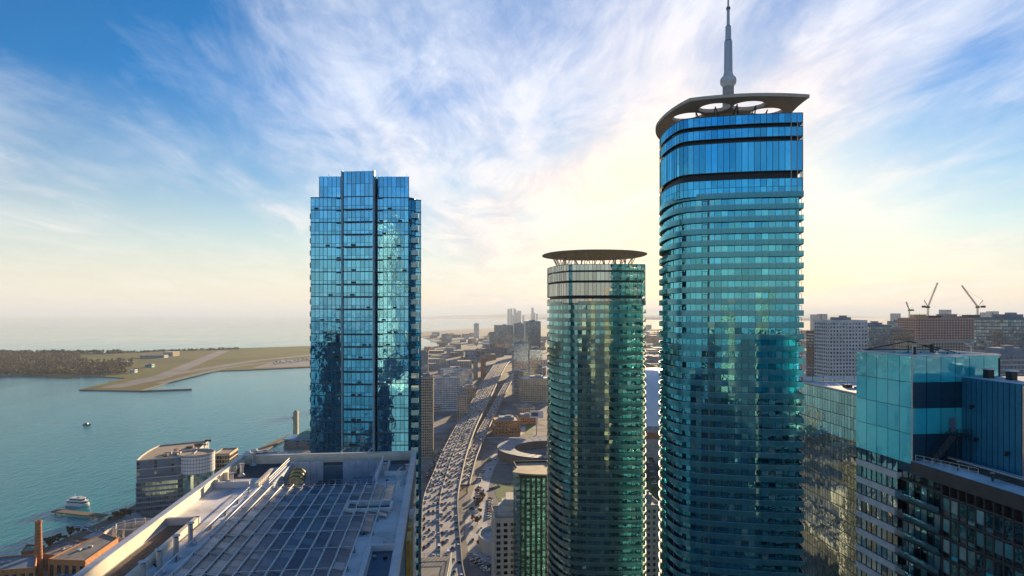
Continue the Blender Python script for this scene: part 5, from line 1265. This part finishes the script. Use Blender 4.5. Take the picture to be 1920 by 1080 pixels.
crane(1705, 603, 566, 1699, 1170, 'small distant crane with near-vertical jib, leftmost of three', 5)

# ------------------------------------------------------------------ city fabric: many lower blocks
WALLS = ['tan', 'grey_wall', 'white_wall', 'brown', 'blue_grey', 'beige', 'concrete', 'orange_brick']
def free_of_road(x, y, r):
    for path in (hw, rm_, street_l, street_r, street_m):
        for (yy, l, rr) in path:
            if abs(yy-y) < r+14 and l-r < x < rr+r: return False
    return True
WNAME = dict(tan='tan', grey_wall='grey', white_wall='white', brown='brown', blue_grey='slate blue', beige='beige', concrete='concrete', orange_brick='orange brick')
LAB = {'left': 'city block between the expressway and the harbour', 'far': 'city block beyond the expressway', 'gap': 'city block seen between the two round towers', 'right': 'city block behind the teal box'}
placed = []
def scatter(n, xr, yr, hr, sr, key):
    k = 0; tries = 0
    while k < n and tries < n*30:
        tries += 1
        y = yr[0]*((yr[1]/yr[0])**random.random()); px_ = random.uniform(*xr); x = (px_-960)/F*y
        s_ = random.uniform(*sr)*(1+y/6000); h = random.uniform(*hr)*(2.2 if random.random() < 0.08 else 1)
        if not free_of_road(x, y, s_*0.8): continue
        if any((x-a)**2+(y-b)**2 < (s_*0.7+c*0.7)**2 for a, b, c in placed): continue
        if key == 'left':                      # stay on the land
            sx = None
            for i in range(len(shore)-1):
                (xa_, ya), (xb_, yb) = shore[i], shore[i+1]
                if ya <= y <= yb: sx = xa_+(xb_-xa_)*(y-ya)/(yb-ya); break
            if sx is None or x-s_ < sx+10: continue
        placed.append((x, y, s_)); near = y < 1600; wl = random.choice(WALLS)
        lab = f"{'tall' if h > 38 else 'mid-rise' if h > 20 else 'low'} {WNAME[wl]} {'nearer' if near else 'distant' if y < 3000 else 'far hazy'} "+LAB[key]
        building('city_block', lab, 'building', x, y, s_*random.uniform(0.8, 1.4), s_*random.uniform(0.8, 1.6), h, wall=wl, win='glass_dark' if near else 'glass_far', fh=3.4 if near else 4.5, bay=3.2 if near else 6, roof=random.choice(['roof_white', 'roof_grey', 'beige', 'roof_grey']), group=lab, mech=near, parapet=0.8)
        k += 1
scatter(60, (780, 930), (900, 5000), (7, 26), (14, 40), 'left')
scatter(34, (940, 1020), (900, 4500), (8, 30), (16, 40), 'far')
scatter(70, (1200, 1250), (1000, 6000), (8, 34), (18, 50), 'gap')
scatter(120, (1500, 1930), (900, 7000), (10, 50), (20, 60), 'right')
# far skylines
for i in range(16):
    x = random.uniform(950, 1012); h = random.uniform(578, 594) if i else 577
    bpx('skyline_tower', 'faint tower of the distant skyline across the bay', x, x+random.uniform(2, 4), h, 11000+random.uniform(-500, 900), 60, wall='blue_grey', win='glass_far', fh=12, bay=20, mech=False, group='distant skyline across the bay')
for (x, h) in ((1528, 590), (1541, 589), (1680, 588), (1850, 586), (1862, 584), (1772, 581)):
    bpx('skyline_tower', 'faint hazy tower far behind the cranes on the right', x, x+random.uniform(8, 14), h, 3000, 40, wall='grey_wall', win='glass_far', fh=5, bay=8, mech=False, group='hazy towers far behind the cranes')

# ------------------------------------------------------------------ trees near the plaza
def tree(x, y, h, mat, label, group):
    t_ = T('street_tree', label, 'tree', (x, y, 0.05), group)
    mb = MB(); mb.tube((x, y, 0.05), (x, y, h*0.5), 0.22, 'bark', 6, 0.12)
    for k in range(5):
        a_ = 2*math.pi*k/5+random.random(); mb.tube((x, y, h*0.38), (x+math.cos(a_)*h*0.25, y+math.sin(a_)*h*0.25, h*0.72), 0.09, 'bark', 4, 0.04)
    part(mb, 'trunk', t_)
    mb = MB()
    for k in range(10):
        a_ = random.random()*6.28; r = h*0.3*random.random()**0.5
        mb.clump((x+math.cos(a_)*r, y+math.sin(a_)*r, h*random.uniform(0.5, 0.9)), (h*0.16,)*3, mat, 26)
    part(mb, 'crown', t_)
for i in range(22):
    px_, py_ = random.choice([(898, 935), (900, 945), (905, 925), (893, 955), (888, 975), (905, 1010), (898, 990), (895, 1030)])
    q = P(px_+random.uniform(-8, 10), py_+random.uniform(-12, 12)); tree(q.x, q.y, random.uniform(3.5, 6), random.choice(['red_leaves', 'red_leaves', 'wood_leaves']), 'reddish bare spring tree on the plaza beside the expressway', 'reddish plaza trees')
for i in range(14):
    q = P(random.uniform(1208, 1242), random.uniform(850, 945)); tree(q.x, q.y, random.uniform(5, 9), 'green_leaves', 'green tree on the lawn between the two round towers', 'trees between the round towers')
for i in range(26):
    q = P(random.uniform(838, 918), random.uniform(645, 690)); 
    if free_of_road(q.x, q.y, 8): tree(q.x, q.y, random.uniform(9, 15), 'green_leaves', 'distant tree among the low blocks left of the expressway', 'distant trees left of the expressway')

# ------------------------------------------------------------------ harbour front at the left
qt = T('curved_waterfront_building', 'curved glass waterfront building with a pale gridded drum', 'building', (*P(330, 955).to_2d(), 0))
def q3(px_, py_, z=0): return P(px_, py_, z)
dq = 540.0
def QX(px_, d): return (px_-960)/F*d
f0 = Vector((QX(256, 528), 528)); f1 = Vector((QX(337, 543), 543)); f2 = Vector((QX(404, 596), 596)); f3 = Vector((QX(392, 612), 612)); f4 = Vector((QX(300, 590), 590))
low = ccw([f0+Vector((0.6, -2)), f1+Vector((1.0, -5)), f1+Vector((4, 3)), f2, f3, f4+Vector((-1, 1))])
mb = MB(); mb.prism(offset(low, -0.5), 0, 29, 'blue_grey', 'roof_grey'); part(mb, 'lower_wall', qt)
fm_ = (f0+f4)/2+Vector((-2.5, 0)); up = ccw([f0, f1, f1+Vector((6, 12)), f3, f4, (f4+fm_)/2+Vector((-1.0, 0)), fm_, (f0+fm_)/2+Vector((-0.6, 0))]); mb = MB(); mb.prism(up, 29.01, 43, 'blue_grey', 'tan'); mb.ring(offset(up, 0.3), offset(up, -0.5), 43.01, 44, 'pale_concrete'); part(mb, 'upper_wall', qt)
dc = Vector((QX(368, 557), 557)); cr = 14.8
mb = MB(); mb.prism(circ(dc, cr-0.3, 40), 0, 28, 'glass_teal', 'beige'); part(mb, 'drum_base', qt)
mb = MB(); mb.prism(circ(dc, cr, 40), 28.02, 43.4, 'grey_wall', 'tan'); mb.ring(circ(dc, cr+0.2, 40), circ(dc, cr-0.5, 40), 43.41, 44.6, 'pale_concrete'); part(mb, 'drum', qt)
mb = MB()
for k in range(40):
    a, b = circ(dc, cr, 40)[k], circ(dc, cr, 40)[(k+1) % 40]
    for f in range(5): mb.poly(pane_quad(a, b, 28.6+2.9*f, 31.3+2.9*f, 0.06, 0.004, 0.17), 'boat_white')
    for f in range(9): mb.poly(pane_quad(a, b, 1+3*f, 3.8+3*f, -0.2, 0.004, 0.12), 'glass_teal')
part(mb, 'window', qt, 'stuff')
mb = MB(); bn = MB()
for (pl, z0_, z1_, wd) in ((low, 1, 29, 1.7), (up, 30.5, 43, 6.0)):
    for i in range(len(pl)):
        a, b = pl[i], pl[(i+1) % len(pl)]; n = max(1, int((b-a).length/wd)); z = z0_
        while z+4 <= z1_+0.1:
            for k in range(n):
                if wd > 3 and (k+int(z)) % 2: continue
                p, q = a+(b-a)*(k/n), a+(b-a)*((k+(1 if wd < 3 else 0.35))/n); mb.poly(pane_quad(p, q, z+0.5, z+3.6, -0.42 if wd < 3 else 0.04, 0.005, 0.1), 'glass_water' if wd < 3 else 'glass_dark')
            z += 4.2
part(mb, 'window', qt, 'stuff')
for z in (4.6, 8.8, 13, 17.2, 21.4, 25.6, 29):
    mb = MB(); mb.ring(offset(low, 0.25), offset(low, -0.5), z-0.3, z+0.35, 'grey_wall' if z < 29 else 'pale_concrete'); part(mb, 'floor_band', qt)
mb = MB(); mb.ring(offset(up, 0.2), offset(up, -0.2), 35.6, 36.4, 'pale_concrete'); part(mb, 'floor_band', qt)
for k in range(16):
    q = f0.lerp(f3, random.uniform(0.1, 0.9))+Vector((random.uniform(2, 14), random.uniform(-2, 12))); mb = MB(); mb.obox((q.x, q.y, 43.0), E2, random.uniform(2, 6), random.uniform(1.5, 4), random.uniform(0.8, 2.2), random.choice(['brown', 'dark_metal', 'pale_concrete', 'beige'])); part(mb, 'roof_unit', qt)
bpx('waterfront_annex', 'cream terraced annex behind the curved waterfront building', 402, 430, 852, 610, 26, wall='beige', win='glass_dark', fh=4, bay=2.2, wf=0.8, hf=0.7, roof='tan', mech=False)
# power house with brick chimney, flat brick sheds
ch = P(72, 1078); cs = T('brick_chimney', 'tall tapered orange brick chimney stack at the waterfront', 'chimney', (ch.x, ch.y, 0))
mb = MB(); mb.lathe((ch.x, ch.y, 0), [(2.6, 0), (2.3, 8), (1.7, 33.0), (1.95, 33.2), (1.95, 34.4), (1.2, 34.4), (1.1, 33)], 'orange_brick', 16); part(mb, 'stack', cs)
for z in range(4, 33, 2):
    mb = MB(); rr = 2.48-z*0.022; mb.lathe((ch.x, ch.y, z), [(rr+0.06, 0), (rr+0.06, 0.35)], 'brown', 16, cap=False); part(mb, 'hoop', cs)
def shed(label, pts, h, wall, roof, z0=0, win=True):
    g = ccw([P(x, y, h).to_2d() for x, y in pts]); c = sum(g, Vector((0, 0)))/len(g); t_ = T('waterfront_shed', label, 'building', (c.x, c.y, 0), None)
    mb = MB(); mb.prism(g, 0, h, wall, roof); mb.ring(g, offset(g, -0.5), h+0.002, h+0.7, wall); part(mb, 'wall', t_)
    wn = MB()
    if win:
        for i in range(len(g)):
            a, b = g[i], g[(i+1) % len(g)]; n = max(1, int((b-a).length/4.2))
            for k in range(n):
                p, q = a+(b-a)*((k+0.25)/n), a+(b-a)*((k+0.75)/n); wn.poly(pane_quad(p, q, h*0.25, h*0.8, 0.06, 0.003, 0), 'glass_dark')
        part(wn, 'window', t_, 'stuff')
    for k in range(4):
        q = g[0].lerp(g[2], random.uniform(0.2, 0.8)); mb = MB(); mb.obox((q.x, q.y, h+0.004), E2, random.uniform(1.5, 3), random.uniform(1, 2.5), random.uniform(0.6, 1.4), random.choice(['grey_wall', 'pale_concrete', 'steel'])); part(mb, 'roof_unit', t_)
    return t_
shed('orange brick warehouse with flat grey roof below the solar roof', [(90, 1050), (160, 1053), (222, 1010), (195, 1002), (150, 1020)], 14, 'orange_brick', 'roof_grey')
shed('low flat roofed shed left of the orange warehouse', [(75, 1040), (130, 1045), (165, 1020), (120, 1012)], 10, 'brown', 'roof_grey')
shed('brick shed with dark roof at the lower left corner', [(-60, 1075), (66, 1066), (70, 1040), (10, 1045), (-60, 1055)], 12, 'orange_brick', 'blue_grey')
shed('small shed with green roof beside the brick chimney', [(40, 1036), (74, 1034), (84, 1024), (50, 1022)], 8, 'brick', 'green_roof')
shed('bright blue roofed shed at the bottom of the waterfront', [(105, 1082), (150, 1084), (165, 1068), (120, 1066)], 6, 'grey_wall', 'blue_tarp', win=False)
shed('pale square shed with brick rim on the quay', [(110, 1022), (165, 1026), (172, 1012), (122, 1010)], 7, 'brick', 'roof_grey')
# quay paving, promenade, parking ramp ring, pier, ferry
mb = MB(); mb.prism(ccw([P(x, y).to_2d() for x, y in [(100, 1045), (205, 975), (255, 960), (290, 985), (250, 1010), (200, 1030)]]), 0.01, 0.06, 'plaza'); struct(mb, 'quay')
mb = MB(); mb.prism(ccw([P(x, y).to_2d() for x, y in [(-40, 1082), (80, 1030), (200, 975), (262, 942), (266, 948), (205, 984), (90, 1040), (-40, 1095)]]), 0.01, 0.12, 'timber'); struct(mb, 'promenade')
pc = P(252, 1000, 8).to_2d(); pr_ = T('round_parking_ramp', 'round concrete parking ramp with open pillars on the waterfront', 'structure', (pc.x, pc.y, 0))
mb = MB(); mb.ring(circ(pc, 19), circ(pc, 18.2), 0.1, 11, 'pale_concrete'); part(mb, 'outer_wall', pr_)
mb = MB(); mb.ring(circ(pc, 18.1), circ(pc, 9), 0.1, 7.5, 'beige'); part(mb, 'ramp_floor', pr_)
for k in range(12):
    a_ = 2*math.pi*k/12; mb = MB(); mb.tube((pc.x+13*math.cos(a_), pc.y+13*math.sin(a_), 7.5), (pc.x+13*math.cos(a_), pc.y+13*math.sin(a_), 15), 0.6, 'pale_concrete', 8); part(mb, 'pillar', pr_)
for k in range(6):
    a_ = 2*math.pi*k/6; mb = MB(); mb.tube((pc.x+13*math.cos(a_), pc.y+13*math.sin(a_), 14.6), (pc.x+13*math.cos(a_+1.047), pc.y+13*math.sin(a_+1.047), 14.6), 0.35, 'pale_concrete', 6); part(mb, 'beam', pr_)
a, b = P(103, 958), P(196, 968); pi_ = T('pier', 'timber pier with the white ferry moored at it', 'pier', ((a.x+b.x)/2, (a.y+b.y)/2, -1.5))
mb = MB(); mb.obox(Vector(((a.x+b.x)/2, (a.y+b.y)/2, -0.3)), (b-a).to_2d(), (b-a).length, 7, 0.9, 'timber'); part(mb, 'deck', pi_)
for k in range(8):
    q = a.lerp(b, (k+0.5)/8); mb = MB(); mb.tube((q.x, q.y-3, -3.5), (q.x, q.y-3, -0.3), 0.3, 'timber', 6); part(mb, 'pile', pi_)
fc_ = P(146, 947, -1.5); fy = T('ferry', 'white double deck ferry moored at the timber pier', 'boat', (fc_.x, fc_.y, -1.5))
hd = Vector((0.97, -0.22)); hn = Vector((-hd.y, hd.x))
def fpt(l, w_): q = Vector((fc_.x, fc_.y))+hd*l+hn*w_; return q
def hull(l, w_): return [fpt(-l*0.5, -w_*0.35), fpt(-l*0.42, -w_*0.5), fpt(l*0.38, -w_*0.5), fpt(l*0.5, -w_*0.12), fpt(l*0.5, w_*0.12), fpt(l*0.38, w_*0.5), fpt(-l*0.42, w_*0.5), fpt(-l*0.5, w_*0.35)]
mb = MB(); mb.prism(ccw(hull(21, 8)), -1.9, 0.4, 'boat_white'); part(mb, 'hull', fy)
mb = MB(); mb.prism(ccw(hull(19, 7)), 0.41, 2.9, 'boat_white'); part(mb, 'cabin', fy)
mb = MB(); mb.prism(ccw(hull(19.06, 7.06)), 1.2, 2.2, 'car_glass', cap=False); part(mb, 'window', fy)
mb = MB(); mb.prism(ccw(hull(14, 6)), 2.91, 5.0, 'boat_white'); part(mb, 'upper_cabin', fy)
mb = MB(); mb.prism(ccw(hull(14.06, 6.06)), 3.5, 4.4, 'car_glass', cap=False); part(mb, 'window', fy)
mb = MB(); q = fpt(-3, 0); mb.tube((q.x, q.y, 5), (q.x, q.y, 8.2), 0.15, 'boat_white', 6); mb.obox((*fpt(2, 0), 5.01), hd, 2.5, 3, 1.2, 'white_paint'); part(mb, 'mast', fy)
# boats under way
def motorboat(px_, py_, label, hdg, L_=11):
    c = P(px_, py_, -1.5); t_ = T('motor_boat', label, 'boat', (c.x, c.y, -1.5)); h = Vector((math.cos(hdg), math.sin(hdg))); nn = Vector((-h.y, h.x)); c2 = Vector((c.x, c.y))
    hl = [c2+h*L_*0.5, c2+h*L_*0.25+nn*L_*0.16, c2-h*L_*0.45+nn*L_*0.17, c2-h*L_*0.45-nn*L_*0.17, c2+h*L_*0.25-nn*L_*0.16]
    mb = MB(); mb.prism(ccw(hl), -1.8, 0.0, 'boat_dark'); part(mb, 'hull', t_)
    mb = MB(); mb.obox((*(c2-h*L_*0.05), 0.01), h, L_*0.4, L_*0.24, 1.7, 'boat_dark', 0.8); part(mb, 'cabin', t_)
    mb = MB()
    for s_ in (-1, 1):
        prev = c2-h*L_*0.4
        for k in range(10):
            nx = c2-h*(L_*0.4+8*(k+1))+nn*s_*(0.5+0.55*(k+1)); w0 = 0.55*(1-k/11)
            mb.poly([(*(prev-nn*w0), -1.44), (*(nx-nn*w0), -1.44), (*(nx+nn*w0), -1.44), (*(prev+nn*w0), -1.44)], 'foam'); prev = nx
    part(mb, 'wake', t_)
motorboat(163, 797, 'small dark motor boat crossing the open harbour', 0.05)
motorboat(553, 783, 'small dark boat near the stone tower by the blue glass tower', 0.5, 9)
# teal pavilion on piles, stone light tower, docks
tp_ = P(562, 838); tv = T('teal_pavilion', 'blue pier pavilion with a rounded teal roof beside the glass tower', 'building', (tp_.x, tp_.y, -1.5))
dpv = tp_.y; X0, X1 = QX(531, dpv), QX(600, dpv)
mb = MB(); mb.box(X0, dpv, -1.0, X1, dpv+34, 0.6, 'timber'); part(mb, 'deck', tv)
mb = MB(); mb.box(X0+1, dpv+1, 0.61, X1, dpv+30, 8.5, 'blue_grey'); part(mb, 'wall', tv)
mb = MB(); mb.box(X0-0.5, dpv-0.5, 8.51, X1, dpv+32, 9.6, 'blue_tarp'); part(mb, 'roof', tv)
for f in range(2):
    for k in range(9):
        mb = MB(); x = X0+2+k*4.6; mb.box(x, dpv+0.9, 1.6+f*3.6, x+3.0, dpv+0.98, 3.9+f*3.6, 'glass_crown_pale' if k % 3 else 'glass_dark'); part(mb, 'window', tv)
mb = MB(); n = 14; xa_, xb_ = X0+14, X1; pts = [(xa_+(xb_-xa_)*k/n, 9.61+9.5*math.sin(math.pi*k/n)**0.6) for k in range(n+1)]
for k in range(n):
    (x0_, za), (x1_, zb) = pts[k], pts[k+1]; mb.poly([(x0_, dpv+5, za), (x1_, dpv+5, zb), (x1_, dpv+28, zb), (x0_, dpv+28, za)], 'teal_roof'); mb.poly([(x0_, dpv+5, 9.6), (x1_, dpv+5, 9.6), (x1_, dpv+5, zb), (x0_, dpv+5, za)], 'teal_roof'); mb.poly([(x0_, dpv+28, 9.6), (x0_, dpv+28, za), (x1_, dpv+28, zb), (x1_, dpv+28, 9.6)], 'teal_roof')
part(mb, 'vault_roof', tv)
lp = P(555, 822); lg = T('stone_light_tower', 'square stone tower behind the teal pavilion at the water', 'tower', (lp.x, lp.y, 0))
mb = MB(); mb.obox((lp.x, lp.y, -2), (1, 0), 6.2, 6.2, 36, 'tan', 0.86); part(mb, 'shaft', lg)
mb = MB(); mb.obox((lp.x, lp.y, 34), (1, 0), 6.6, 6.6, 1.2, 'pale_concrete'); mb.obox((lp.x, lp.y, 35.2), (1, 0), 4, 4, 2.0, 'brown', 0.7); part(mb, 'cap', lg)
for (p, q, wd, lab) in (((428, 882), (512, 832), 12, 'dark timber dock angled out into the harbour'), ((512, 832), (550, 815), 9, 'narrow dark dock leading to the teal pavilion'), ((470, 852), (590, 848), 16, 'brown quay deck strewn with gear behind the solar roof')):
    a, b = P(*p, -0.3), P(*q, -0.3); t_ = T('dock', lab, 'dock', ((a.x+b.x)/2, (a.y+b.y)/2, -1.5)); mb = MB(); mb.obox(Vector(((a.x+b.x)/2, (a.y+b.y)/2, -0.6)), (b-a).to_2d(), (b-a).length, wd, 1.2, 'timber' if wd < 16 else 'tan'); part(mb, 'deck', t_)
    for k in range(10):
        q_ = a.lerp(b, (k+0.5)/10); mb = MB(); mb.tube((q_.x, q_.y-wd/2, -3), (q_.x, q_.y-wd/2, 1.4), 0.35, 'timber', 6); part(mb, 'pile', t_)
for k, (x, y) in enumerate(((466, 850), (478, 846), (490, 850), (505, 848), (530, 850))):
    c = P(x, y, 0.6); mb = MB(); L_ = random.uniform(10, 18); hh = Vector((0.9, 0.3)); nn = Vector((-0.3, 0.9)); c2 = Vector((c.x, c.y))
    t_ = T('moored_boat', ['long white moored boat at the left end of the quay', 'pale moored boat second from the left on the quay', 'brown moored boat third from the left on the quay', 'pale moored boat fourth from the left on the quay', 'moored boat nearest the glass tower on the quay'][k], 'boat', (c.x, c.y, -1.5))
    hl = [c2+hh*L_*0.5, c2+hh*L_*0.3+nn*2, c2-hh*L_*0.5+nn*2, c2-hh*L_*0.5-nn*2, c2+hh*L_*0.3-nn*2]; mb.prism(ccw(hl), -1.8, 1.6, 'boat_white' if k != 2 else 'brown'); part(mb, 'hull', t_)
    mb = MB(); mb.obox((*(c2-hh*1), 1.61), hh, L_*0.45, 2.8, 2.0, 'boat_white', 0.85); part(mb, 'cabin', t_)
for i in range(26):
    x = random.uniform(205, 300); y = 975-(x-205)*0.45+random.uniform(0, 12); q = P(x, y); mt_ = random.choice(['red_leaves', 'dark_leaves', 'wood_leaves']); lb_ = {'red_leaves': 'reddish', 'dark_leaves': 'dark', 'wood_leaves': 'yellow-brown'}[mt_]+' small tree on the waterfront promenade '+('near the timber pier' if x < 240 else 'near the curved waterfront building' if x < 270 else 'behind the round parking ramp'); tree(q.x, q.y, random.uniform(4, 7), mt_, lb_, lb_)
for i in range(12):
    x = random.uniform(85, 150); y = 1030-(x-85)*0.5+random.uniform(-4, 4); q = P(x, y); tree(q.x, q.y, random.uniform(4, 7), 'dark_leaves', 'dark tree by the quay edge near the chimney', 'quay edge trees')
# parked vehicles on the quay
for i in range(9):
    q = P(random.uniform(148, 200), random.uniform(988, 1000)); o = link('car', CM[random.choice(['white', 'blue', 'silver'])], (q.x, q.y, 0.07)); o.rotation_euler = (0, 0, random.uniform(0, 0.6)); o['label'] = 'car parked on the quay beside the round parking ramp'; o['category'] = 'car'; o['group'] = 'cars parked on the quay'
# airport: hangars and parked planes
def hut(label, px_, py_, wpx, dep, h, wall, roof):
    c = P(px_, py_, 0.6); w_ = wpx/F*c.y; building('hangar', label, 'building', c.x, c.y+dep/2, w_, dep, h+0.6, wall=wall, win='glass_dark', fh=4.5, bay=6, roof=roof, z0=0.6, mech=False, ang=0)
hut('beige airport hangar at the middle of the island', 315, 668, 18, 50, 16, 'beige', 'roof_white')
hut('low dark terminal beside the beige hangar', 285, 671, 45, 30, 9, 'blue_grey', 'roof_white')
hut('small teal hut on the airfield grass', 278, 689, 13, 16, 9, 'teal_roof', 'blue_tarp')
hut('small white hut near the island wood', 248, 699, 9, 14, 8, 'white_wall', 'roof_white')
hut('white hut at the wood edge left of the teal hut', 232, 681, 12, 14, 6, 'white_wall', 'roof_white')
def plane(px_, py_, an):
    c = P(px_, py_, 0.65); t_ = T('airliner', 'small white airliner parked on the island apron', 'airplane', (c.x, c.y, 0.65), 'airliners on the island apron')
    mb = MB(); pr = [(0.2, -14), (1.0, -13), (1.4, -10), (1.4, 7), (0.9, 11), (0.2, 14)]; n = 10; i0 = 0
    ca, sa = math.cos(an), math.sin(an)
    def tr(x, y, z): return (c.x+x*ca-y*sa, c.y+x*sa+y*ca, 0.65+z)
    for q in range(len(pr)-1):
        for k in range(n):
            a0_, a1_ = 2*math.pi*k/n, 2*math.pi*(k+1)/n; (r0, y0_), (r1, y1_) = pr[q], pr[q+1]
            mb.poly([tr(y0_, r0*math.cos(a0_), 2.6+r0*math.sin(a0_)), tr(y0_, r0*math.cos(a1_), 2.6+r0*math.sin(a1_)), tr(y1_, r1*math.cos(a1_), 2.6+r1*math.sin(a1_)), tr(y1_, r1*math.cos(a0_), 2.6+r1*math.sin(a0_))], 'boat_white')
    part(mb, 'fuselage', t_)
    mb = MB(); mb.poly([tr(2, -14, 4.0), tr(3, -14, 4.0), tr(3.4, 14, 4.0), tr(0, 14, 4.0)], 'boat_white'); mb.poly([tr(2, -14, 3.8), tr(0, 14, 3.8), tr(3.4, 14, 3.8), tr(3, -14, 3.8)], 'boat_white'); part(mb, 'wing', t_)
    mb = MB(); mb.poly([tr(-13.5, 0.15, 3.2), tr(-9.5, 0.15, 3.4), tr(-12, 0.15, 8), tr(-14.5, 0.15, 8)], 'car_blue'); mb.poly([tr(-9.5, -0.15, 3.4), tr(-13.5, -0.15, 3.2), tr(-14.5, -0.15, 8), tr(-12, -0.15, 8)], 'car_blue'); part(mb, 'tail', t_)
    mb = MB()
    for (x, y) in ((-0.5, -2), (-0.5, 2), (10, 0)): mb.tube(tr(x, y, 0), tr(x, y, 2.6), 0.3, 'dark_metal', 6)
    part(mb, 'landing_gear', t_)
for k in range(9): plane(518+k*8+random.uniform(-2, 2), 684-k*0.9+random.uniform(-3, 1), random.uniform(0.2, 1.2))

# ------------------------------------------------------------------ the city behind the viewpoint, which the glass facades mirror
BACK = 'buildings mirrored in the glass towers'
for (x, y, w_, d_, h, wl, wn, bd, lab) in (
    (-90, -128, 16, 22, 222, 'white_wall', 'glass_crown_pale', ('white_wall', 1.2, 0.9), 'pale tall tower mirrored in the blue glass tower'),
    (-150, -240, 34, 30, 150, 'blue_grey', 'glass_dark', None, 'dark block mirrored low in the blue glass tower'),
    (-40, -190, 30, 30, 138, 'beige', 'glass_far', ('beige', 0.8, 0.8), 'nearer beige tower mirrored in the round towers'),
    (-75, -330, 40, 36, 160, 'beige', 'glass_crown_pale', ('white_wall', 0.8, 0.8), 'beige tower mirrored in the round towers'),
    (5, -260, 26, 28, 176, 'beige', 'glass_far', ('white_wall', 1.0, 0.5), 'cream tower mirrored in the taller round tower'),
    (92, -260, 13, 24, 168, 'beige', 'glass_far', ('beige', 0.8, 0.8), 'tan tower mirrored right of centre in the taller round tower'),
    (-10, -420, 46, 40, 150, 'white_wall', 'glass_far', None, 'white tower mirrored far back in the round towers'),
    (110, -350, 40, 40, 190, 'concrete', 'glass_far', None, 'concrete tower mirrored in the shorter round tower'),
    (-190, -420, 40, 40, 120, 'tan', 'glass_dark', None, 'tan block mirrored beside the lake'),
    (-120, 40, 26, 30, 92, 'beige', 'glass_dark', ('white_wall', 0.8, 0.6), 'cream waterfront tower out of view at the left'),
    (-175, 190, 30, 26, 96, 'tan', 'glass_dark', ('beige', 0.8, 0.6), 'tan waterfront tower mirrored in the office facade')):
    if lab.startswith('tan waterfront'): continue
    building('mirrored_tower', lab, 'building', x, y, w_, d_, h, wall=wl, win=wn, fh=3.1, bay=3.0, bands=bd, wf=0.7, hf=0.62)

# ------------------------------------------------------------------ haze
HAZE = True
if HAZE:
    m, t, o = newmat('haze_air')
    pv = N(t, 'ShaderNodeVolumePrincipled', inp={'Color': (0.57, 0.65, 0.79, 1), 'Density': 0.000052, 'Anisotropy': 0.05})
    L(t, pv.outputs[0], o.inputs['Volume'])
    mb = MB(); mb.box(-59000, -19000, -3.0, 59000, 89000, 565, 'haze_air'); hz = struct(mb, 'haze', kind='stuff')
